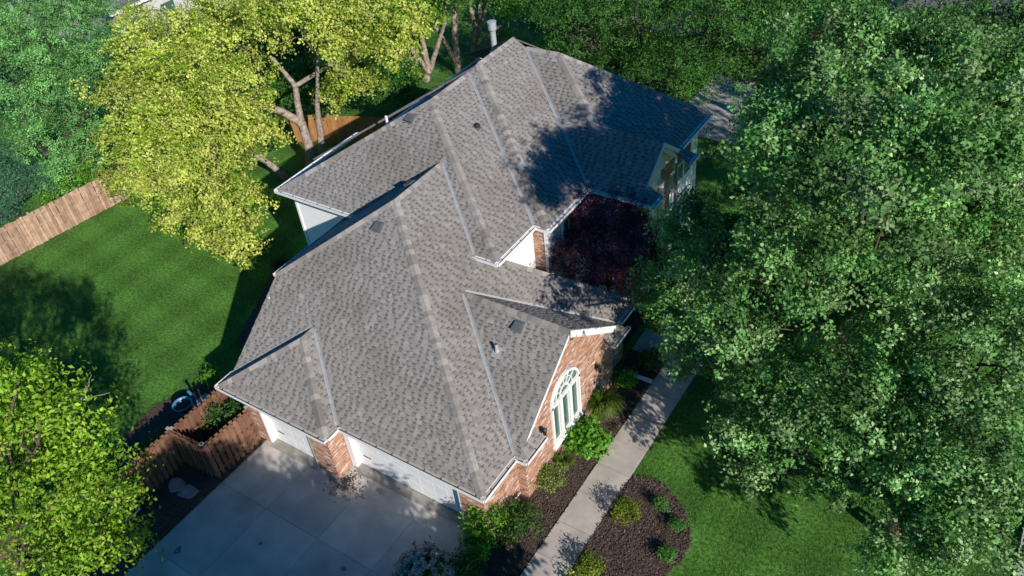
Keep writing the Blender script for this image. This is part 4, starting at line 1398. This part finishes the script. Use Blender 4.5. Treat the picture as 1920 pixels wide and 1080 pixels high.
tree('oak_tree', 'farther oak in the upper right corner behind the big one', (8.6, 22, 0),
     [(9.6, 24.6, 6.5, 2.2), (10.3, 18.8, 8.0, 2.6), (5.6, 24.4, 7.0, 1.8), (6.4, 28.2, 6.0, 2.2), (4.1, 23.2, 7.5, 1.3), (12.5, 20, 6.5, 2.6), (11, 28, 6, 2.4)],
     .14, 85, OAK, 'leaf_oak', 'bark_dark', trunk_r=.3, clump=.72, tuft=10, var=.34, kcl=4.4, aspect=.62)
tree('locust_tree', 'dark green locust tree directly behind the upper roof hip', (-7.6, 26.5, 0),
     [(-9.7, 24.1, 6.5, 2.8), (-7.0, 24.7, 7.2, 2.8), (-5.5, 24.6, 5.0, 2.3), (-8.4, 25.1, 4.6, 1.7), (-10.2, 23.5, 7.5, 2), (-4.5, 25.0, 3.6, 1.2), (-8.5, 28, 7, 2.6), (-12.5, 27.5, 6, 2.2)],
     .13, 80, DRK, 'leaf_soft', 'bark_dark', trunk_r=.26, clump=.62, tuft=9, var=.3, aspect=.45, flat=.4)
tree('locust_tree', 'dark green locust tree arching over the neighbouring driveway', (-2.5, 29.5, 0),
     [(-2.4, 26.7, 6.3, 2.8), (-0.1, 27.5, 6.6, 2.4), (-3.6, 26.0, 5.0, 2.0), (-3.9, 25.1, 7.5, 2.4), (0.9, 28.8, 7.0, 2.2), (-2.7, 26.7, 4.0, 1.0), (2.4, 29.3, 6.5, 2), (-1.5, 31, 8, 2.8)],
     .13, 80, DRK, 'leaf_soft', 'bark_dark', trunk_r=.26, clump=.62, tuft=9, var=.3, aspect=.45, flat=.4)
tree('locust_tree', 'feathery mid green tree behind the lawn fence at the upper left', (-37, 10.5, 0),
     [(-36.5, 11.4, 6.0, 3.3), (-36.7, 8.9, 5.5, 3), (-34.0, 9.4, 3.4, 2.6), (-34.4, 7.3, 3.0, 2.4), (-34.6, 12.5, 5.2, 2.2), (-33.0, 7.2, 1.5, 1.6), (-33.0, 9.0, 1.6, 1.5), (-35, 10.5, 4.5, 2.5), (-32.6, 11.3, 2.6, 1.8)],
     .12, 85, LOC, 'leaf_soft', 'bark_dark', trunk_r=.26, clump=.75, tuft=10, var=.3, aspect=.4, flat=.35, kcl=3.6)
tree('locust_tree', 'farther feathery green tree in the upper left corner', (-41, 13, 0),
     [(-40.9, 12.0, 7.0, 3), (-37.9, 13.9, 7.0, 2.6), (-40.9, 10.5, 6.0, 2.5), (-40, 15.5, 6, 2.4), (-43.5, 11, 6, 2.6), (-43, 8, 4.5, 2.4), (-38, 16.5, 4, 2)],
     .13, 70, LOC, 'leaf_soft', 'bark_dark', trunk_r=.26, clump=.75, tuft=10, var=.3, aspect=.4, flat=.35, kcl=3.6)
tree('spruce_tree', 'blue green evergreen behind the fence at the left edge', (-33.6, 4.2, 0),
     [(-33.4, 4.1, 2.6, 1.7), (-32.8, 5.1, 2.0, 1.3), (-32.6, 3.0, 1.6, 1.3), (-33.4, 2.2, 2.2, 1.5), (-33.6, 4.2, 4.2, 1.3), (-34.5, 2.8, 4, 1.5), (-32.5, 1.4, 1.4, 1.1)],
     .15, 150, BLU, 'leaf_soft', 'bark_dark', trunk_r=.14, clump=.4, tuft=9, var=.2, aspect=.2, flat=.5)
bs = [[(-22.94, 26.35, -.0, .26), (-22.73, 26.53, .6, .22), (-22.75, 26.5, 2.2, .16), (-22.83, 26.45, 3.43, .12), (-22.6, 26, 5.5, .08)],
      [(-22.73, 26.53, .5, .18), (-22.22, 26.97, 1.93, .15), (-21.57, 27.49, 3.72, .11), (-20.8, 26.8, 5.6, .07)],
      [(-22.73, 26.53, .5, .15), (-23.16, 26.16, 1.76, .13), (-23.7, 25.6, 3.3, .1)],
      [(-21.64, 28.05, 0, .24), (-21.52, 28.15, 2.78, .19), (-21.28, 28.34, 4.77, .14), (-20.5, 27, 6.5, .08)],
      [(-21.6, 28.05, .6, .16), (-21.97, 27.78, 1.98, .13), (-22.4, 27.4, 3.4, .1)]]
tree('birch_tree', 'green tree with clustered bare pale stems just above the roof ridge', (-22, 27, 0),
     [(-21.2, 23.0, 6.2, 1.6), (-18.9, 25.3, 6.8, 1.7), (-21, 26.5, 6.5, 2.0), (-23.6, 25.5, 5.0, 1.3), (-20.8, 26.0, 4.7, .6), (-24, 23.6, 1.8, 1.2), (-22.4, 24.4, 1.2, .8)],
     .13, 80, MID, 'leaf', 'bark_pale', stems=bs, clump=.5, tuft=8, var=.2, twigs=.06)
bs2 = [[(-21.96, 30.26, 0, .24), (-21.66, 30.49, 1.81, .18), (-21.76, 30.41, 3.59, .13), (-21.3, 29.5, 5.5, .08)],
       [(-21.7, 30.4, 1.3, .14), (-21.4, 30.7, 2.6, .12), (-21.24, 30.8, 3.9, .1), (-20.2, 29.5, 5.8, .06)],
       [(-21.7, 30.4, 1.2, .13), (-20.96, 31.0, 3.31, .1), (-19.6, 29.8, 5, .06)],
       [(-21.8, 30.3, .5, .14), (-21, 30.9, 1.5, .1), (-20.18, 31.54, 2.2, .08), (-18.5, 30, 3.4, .05)]]
tree('birch_tree', 'green tree with slender pale stems behind the metal flue pipe', (-21.9, 30.3, 0),
     [(-17.9, 26.5, 6.6, 1.7), (-17.2, 28.5, 4.6, 1.2), (-17.8, 28.2, 3.0, 0.7), (-20, 30, 6.2, 1.6)],
     .13, 80, MID, 'leaf', 'bark_pale', stems=bs2, clump=.5, tuft=8, var=.2, twigs=.06)
tree('maple_tree', 'dark purple leaved maple in the shaded courtyard by the entry', (-2.0, 11.6, 0),
     [(-3.0, 11.6, 3.9, 0.85), (-2.0, 11.6, 4.2, 1.15), (-0.9, 12.0, 4.2, 1.0), (-2.2, 10.7, 3.2, 1.0), (-1.1, 10.9, 3.2, 1.05), (-0.2, 11.6, 3.4, .9), (-3.0, 10.7, 3.9, .95), (-2.8, 11.8, 5.0, .9), (-1.6, 12.0, 5.2, .95), (-0.5, 11.2, 4.4, 1.0)],
     .09, 300, PUR, 'leaf_purple', 'bark_dark', trunk_r=.09, clump=.35, tuft=8, var=.25, aspect=.5, droop=.3)
# trees that stand below the frame and shade the driveway
tree('oak_tree', 'oak standing out of view whose crown shades the driveway', (6.6, -7.4, 0),
     [(7.6, -5.0, 4.2, 1.7), (6.7, -6.9, 5.2, 2.3), (5.7, -8.5, 6.1, 2.6), (6.2, -7.6, 3.2, 1.7), (4.8, -10.3, 4.0, 2.0)],
     .22, 130, OAK, 'leaf_oak', 'bark_dark', trunk_r=.3, clump=.5, tuft=8, shell=.8)
tree('oak_tree', 'second oak out of view shading the lower driveway', (3.8, -12.6, 0),
     [(4.4, -11.2, 6.8, 2.7), (3.0, -13.9, 7, 2.8), (3.6, -12.4, 4, 2.2), (1.6, -15.4, 5, 2.4), (4.2, -9.6, 6.6, 1.7), (4.9, -10.2, 8.6, 1.7), (4.4, -11.4, 9.2, 1.9)],
     .22, 130, OAK, 'leaf_oak', 'bark_dark', trunk_r=.3, clump=.5, tuft=8, shell=.8)
for i, (x, y, z, r, lab) in enumerate([(-31, 24, 4.5, 3.2, 'dark round tree between the yellow tree and the neighbouring roof'), (-28, 34, 4.5, 3.4, 'dark tree at the top edge behind the bare pale stems'), (-15.5, 34, 5, 3.4, 'dark tree at the top edge behind the flue pipe'), (-4, 37, 5, 3.2, 'dark tree at the top edge behind the locust crowns'), (13, 33, 6, 3.6, 'dark tree at the far top right beside the road'), (7.5, 33.5, 5.5, 3.0, 'dark tree at the top right in front of the blue grey roof')]):
    tree('shade_tree', lab, (x, y, 0), [(x, y, z, r), (x+r*.7, y+.5, z-1, r*.7), (x-r*.7, y-.4, z-1.1, r*.7), (x, y-r*.6, z-1.6, r*.7), (x+.3, y, z-2.4, r*.9)],
         .17, 45, DRK, 'leaf_soft', 'bark_dark', trunk_r=.22, clump=.7, tuft=8, var=.28, group='dark trees behind')

def shrub(name, label, x, y, r, h, leaf, dens, pal, mat='leaf', cat='shrub', group=None, extra=(), **kw):
    root = empty(name, label, cat, group)
    st = MB()
    for k in range(6):
        t = random.uniform(0, 6.28)
        st.tube(wob((x+.05*math.cos(t), y+.05*math.sin(t), 0.02), (x+r*.6*math.cos(t), y+r*.6*math.sin(t), h*.75), 3, .06), [.016, .013, .01, .005], 5)
    st.build('stems', 'bark_dark', root)
    lobes = [(x, y, h*.55, r, 1, 1, h*.5/r)]+[(x+a, y+b, c, d) for a, b, c, d in extra]
    kw.setdefault('clump', max(.12, r*.3)); kw.setdefault('tuft', 6)
    foliage('foliage', lobes, root, leaf, dens, pal, mat, **kw)
    return root
BOX = [(.05, .17, .028), (.08, .24, .04), (.12, .30, .055)]
VAR = [(.10, .20, .035), (.22, .30, .07), (.38, .42, .15)]
GOL = [(.10, .17, .012), (.17, .24, .02), (.24, .28, .03)]
shrub('leafy_shrub', 'bright green broad leaved shrub under the arched window', .55, 5.15, .62, .95, .16, 260, MID, aspect=.8, updir=1.1, var=.15)
shrub('variegated_shrub', 'pale variegated shrub beside the brick corner and mulch', .28, 3.15, .48, .75, .065, 700, VAR)
shrub('fern_shrub', 'fresh green compound leaved shrub at the garage corner', -.35, .45, .55, 1.5, .11, 300, MID, extra=((-.3, -.5, .8, .45), (.1, -.8, .7, .45)), aspect=.4)
shrub('dark_shrub', 'dark green dense shrub next to the walkway near the garage', .38, 1.2, .62, 1.05, .075, 420, [(.025, .085, .02), (.05, .13, .03), (.09, .17, .03)], extra=((-.05, -.6, .55, .42),))
shrub('dark_shrub', 'shaded green shrub in the bed at the bottom edge', -.25, -1.2, .5, .9, .08, 300, DRK)
shrub('golden_shrub', 'yellow green shrub in the round mulch bed beside the walkway', 3.15, 3.15, .42, .75, .065, 600, GOL)
shrub('globe_shrub', 'small round green shrub nearest the lawn shadow in the round bed', 3.95, 4.12, .25, .42, .05, 1500, BOX, clump=.1, var=.12)
shrub('globe_shrub', 'small round green shrub at the right edge of the round bed', 4.68, 3.6, .26, .42, .05, 1500, BOX, clump=.1, var=.12)
shrub('globe_shrub', 'small round green shrub lowest of three in the round bed', 4.86, 2.52, .27, .44, .05, 1500, BOX, clump=.1, var=.12)
shrub('golden_shrub', 'olive green shrub at the bottom edge beside the walkway', 3.05, .85, .42, .7, .065, 500, GOL)
shrub('leafy_plant', 'tiny lime plant at the walkway edge bottom', 2.7, .3, .2, .35, .09, 300, LIM)
shrub('entry_shrub', 'small green shrub near the lantern in dark mulch', .3, 8.5, .42, .6, .08, 320, MID)
shrub('entry_shrub', 'shaded green shrub where the walkway meets the oak', .8, 9.9, .45, .7, .08, 320, DRK)
shrub('backyard_shrub', 'yellow green shrub at the shaded white wall corner', -15.2, 8.2, .6, 1.2, .1, 260, MID)
shrub('backyard_shrub', 'small bright shrub beside the patio and blue pot', -14.4, .9, .35, .6, .08, 320, MID)
shrub('nook_shrub', 'leafy green shrub filling the fence nook beside the garage', -11.3, -.75, .6, 1.75, .1, 260, DRK)
shrub('backyard_shrub', 'low shaded plants along the fence behind the blue pot', -13.2, -2.6, .8, .6, .1, 180, DRK)
for i, (x, y, r, lab) in enumerate([(-32.3, 6.1, .8, 'bright green shrub rising just behind the lawn fence'), (-32.2, 7.7, .7, 'bright green shrub behind the fence near the yellow tree')]):
    shrub('hedge_shrub', lab, x, y, r, 1.9, .12, 220, MID)

for i, (x, y, r, h, lab) in enumerate([(-18.5, 20.6, 1.3, 2.6, 'dark shrub just left of the white roof pipe behind the fence'), (-21.5, 21.5, 1.5, 3.0, 'dark shrub under the drooping branches behind the golden fence'), (-25.5, 20.5, 1.7, 3.4, 'dark shrub behind the forked trunks of the yellow tree'), (-16, 23.5, 1.5, 3.0, 'dark shrub below the clustered pale stems'), (-14.5, 26.5, 1.6, 3.2, 'dark shrub right behind the main roof ridge'), (-28, 18.5, 1.6, 3.0, 'dark shrub far behind the yellow crown'), (-24.6, 25.2, 1.6, 3.0, 'dark shrub left of the clustered pale stems')]):
    shrub('background_shrub', lab, x, y, r, h, .15, 110, DRK, 'leaf_soft', clump=.45)
# hydrangea with pale flower heads at the bottom edge
hy = shrub('hydrangea', 'hydrangea with pale cream flower heads at the bottom edge', -1.15, -2.0, .85, .95, .12, 300, DRK)
PP, TT, NN, SS, CC = [], [], [], [], []
for k in range(240):
    d = unit(1)[0]; d[2] = abs(d[2])*.8+.1
    c = np.array([-1.15, -2.0, .5])+d*np.array([.95, .95, .75])
    n_ = 60
    u_ = unit(n_)
    PP.append(c+u_*.075); TT.append(unit(n_)); NN.append(u_)
    SS.append(np.full(n_, .06)); CC.append(np.array([.78, .68, .58])*rng.uniform(.55, 1.25, (n_, 1)))
leaf_obj('flower_heads', np.vstack(PP), np.vstack(TT), np.vstack(NN), np.concatenate(SS), np.vstack(CC), 'petal', hy, .9)

# ornamental grasses: arching blades
def grass_clump(label, x, y, r, h, n_, pal):
    root = empty('ornamental_grass', label, 'grass clump')
    V, F, C_ = [], [], []
    pal = np.array(pal)
    for k in range(n_):
        t = random.uniform(0, 6.283)
        rr = r*random.uniform(.25, 1.0)
        hh = h*random.uniform(.7, 1.05)
        dx, dy = math.cos(t), math.sin(t)
        b = Vector((x+dx*.12*random.random(), y+dy*.12*random.random(), .02))
        pts = [b, b+Vector((dx*rr*.35, dy*rr*.35, hh*.7)), b+Vector((dx*rr*.75, dy*rr*.75, hh*.88)), b+Vector((dx*rr*1.15, dy*rr*1.15, hh*.6))]
        sd = Vector((-dy, dx, 0))*random.uniform(.006, .011)
        o = len(V)
        for i, q in enumerate(pts):
            ww = (1, 1, .75, .12)[i]
            V += [q-sd*ww, q+sd*ww]
        F += [(o+2*i, o+2*i+1, o+2*i+3, o+2*i+2) for i in range(3)]
        c = pal[random.randrange(len(pal))]*random.uniform(.75, 1.25)
        C_ += [tuple(c)]*8
    me = attr_mesh('blades', V, F, C_)
    link('blades', me, root, 'leaf')
    return root
grass_clump('arching green ornamental grass right of the arched window', .35, 6.75, .75, 1.15, 900, [(.09, .17, .02), (.15, .22, .03), (.06, .13, .02)])
grass_clump('small ornamental grass between two shrubs by the brick wall', .3, 4.0, .4, .65, 350, [(.09, .17, .02), (.12, .19, .03)])
grass_clump('dark ornamental grass in the shaded back yard bed', -16.5, 7.2, .8, 1.2, 700, [(.05, .12, .03), (.08, .16, .04)])

# short grass blades on the lawn in view
def blades(n_, poly, avoid):
    P = []
    xs = [q[0] for q in poly]; ys = [q[1] for q in poly]
    pts = np.column_stack([rng.uniform(min(xs), max(xs), n_*2), rng.uniform(min(ys), max(ys), n_*2)])
    keep = [i for i in range(len(pts)) if in_poly(pts[i, 0], pts[i, 1], poly) and not any(in_poly(pts[i, 0], pts[i, 1], a) for a in avoid)]
    pts = pts[keep]
    m_ = len(pts)
    P = np.column_stack([pts, np.zeros(m_)])
    T = np.column_stack([rng.normal(0, .5, (m_, 2)), np.ones(m_)*.9])
    Nn = unit(m_); Nn[:, 2] *= .3
    return P, T, Nn
A1 = blades(110000, [(-30.4, -6), (-12.4, -6), (-13.9, 3.2), (-16.5, 4.5), (-17.8, 9.3), (-29.3, 13)], [[(-15.9, -4.6), (-12, -4.6), (-12, 1.2), (-15.9, 1.2)]])
A2 = blades(60000, [(2.55, 4.6), (3.2, 5.2), (4.4, 4.8), (5.5, 3.6), (5.5, 2.2), (4.0, 0.2), (13.5, -1), (13.7, 14), (2.55, 14)], [rb])
P_ = np.vstack([A1[0], A2[0]]); T_ = np.vstack([A1[1], A2[1]]); N_2 = np.vstack([A1[2], A2[2]])
cg = np.array([.098, .24, .042])*rng.uniform(.45, 1.7, (len(P_), 1))*np.array([1, 1, 1])
g_o = leaf_obj('grass', P_, T_, N_2, rng.uniform(.03, .07, len(P_)), cg, 'leaf_soft', None, .25)
tag(g_o, None, kind='stuff')
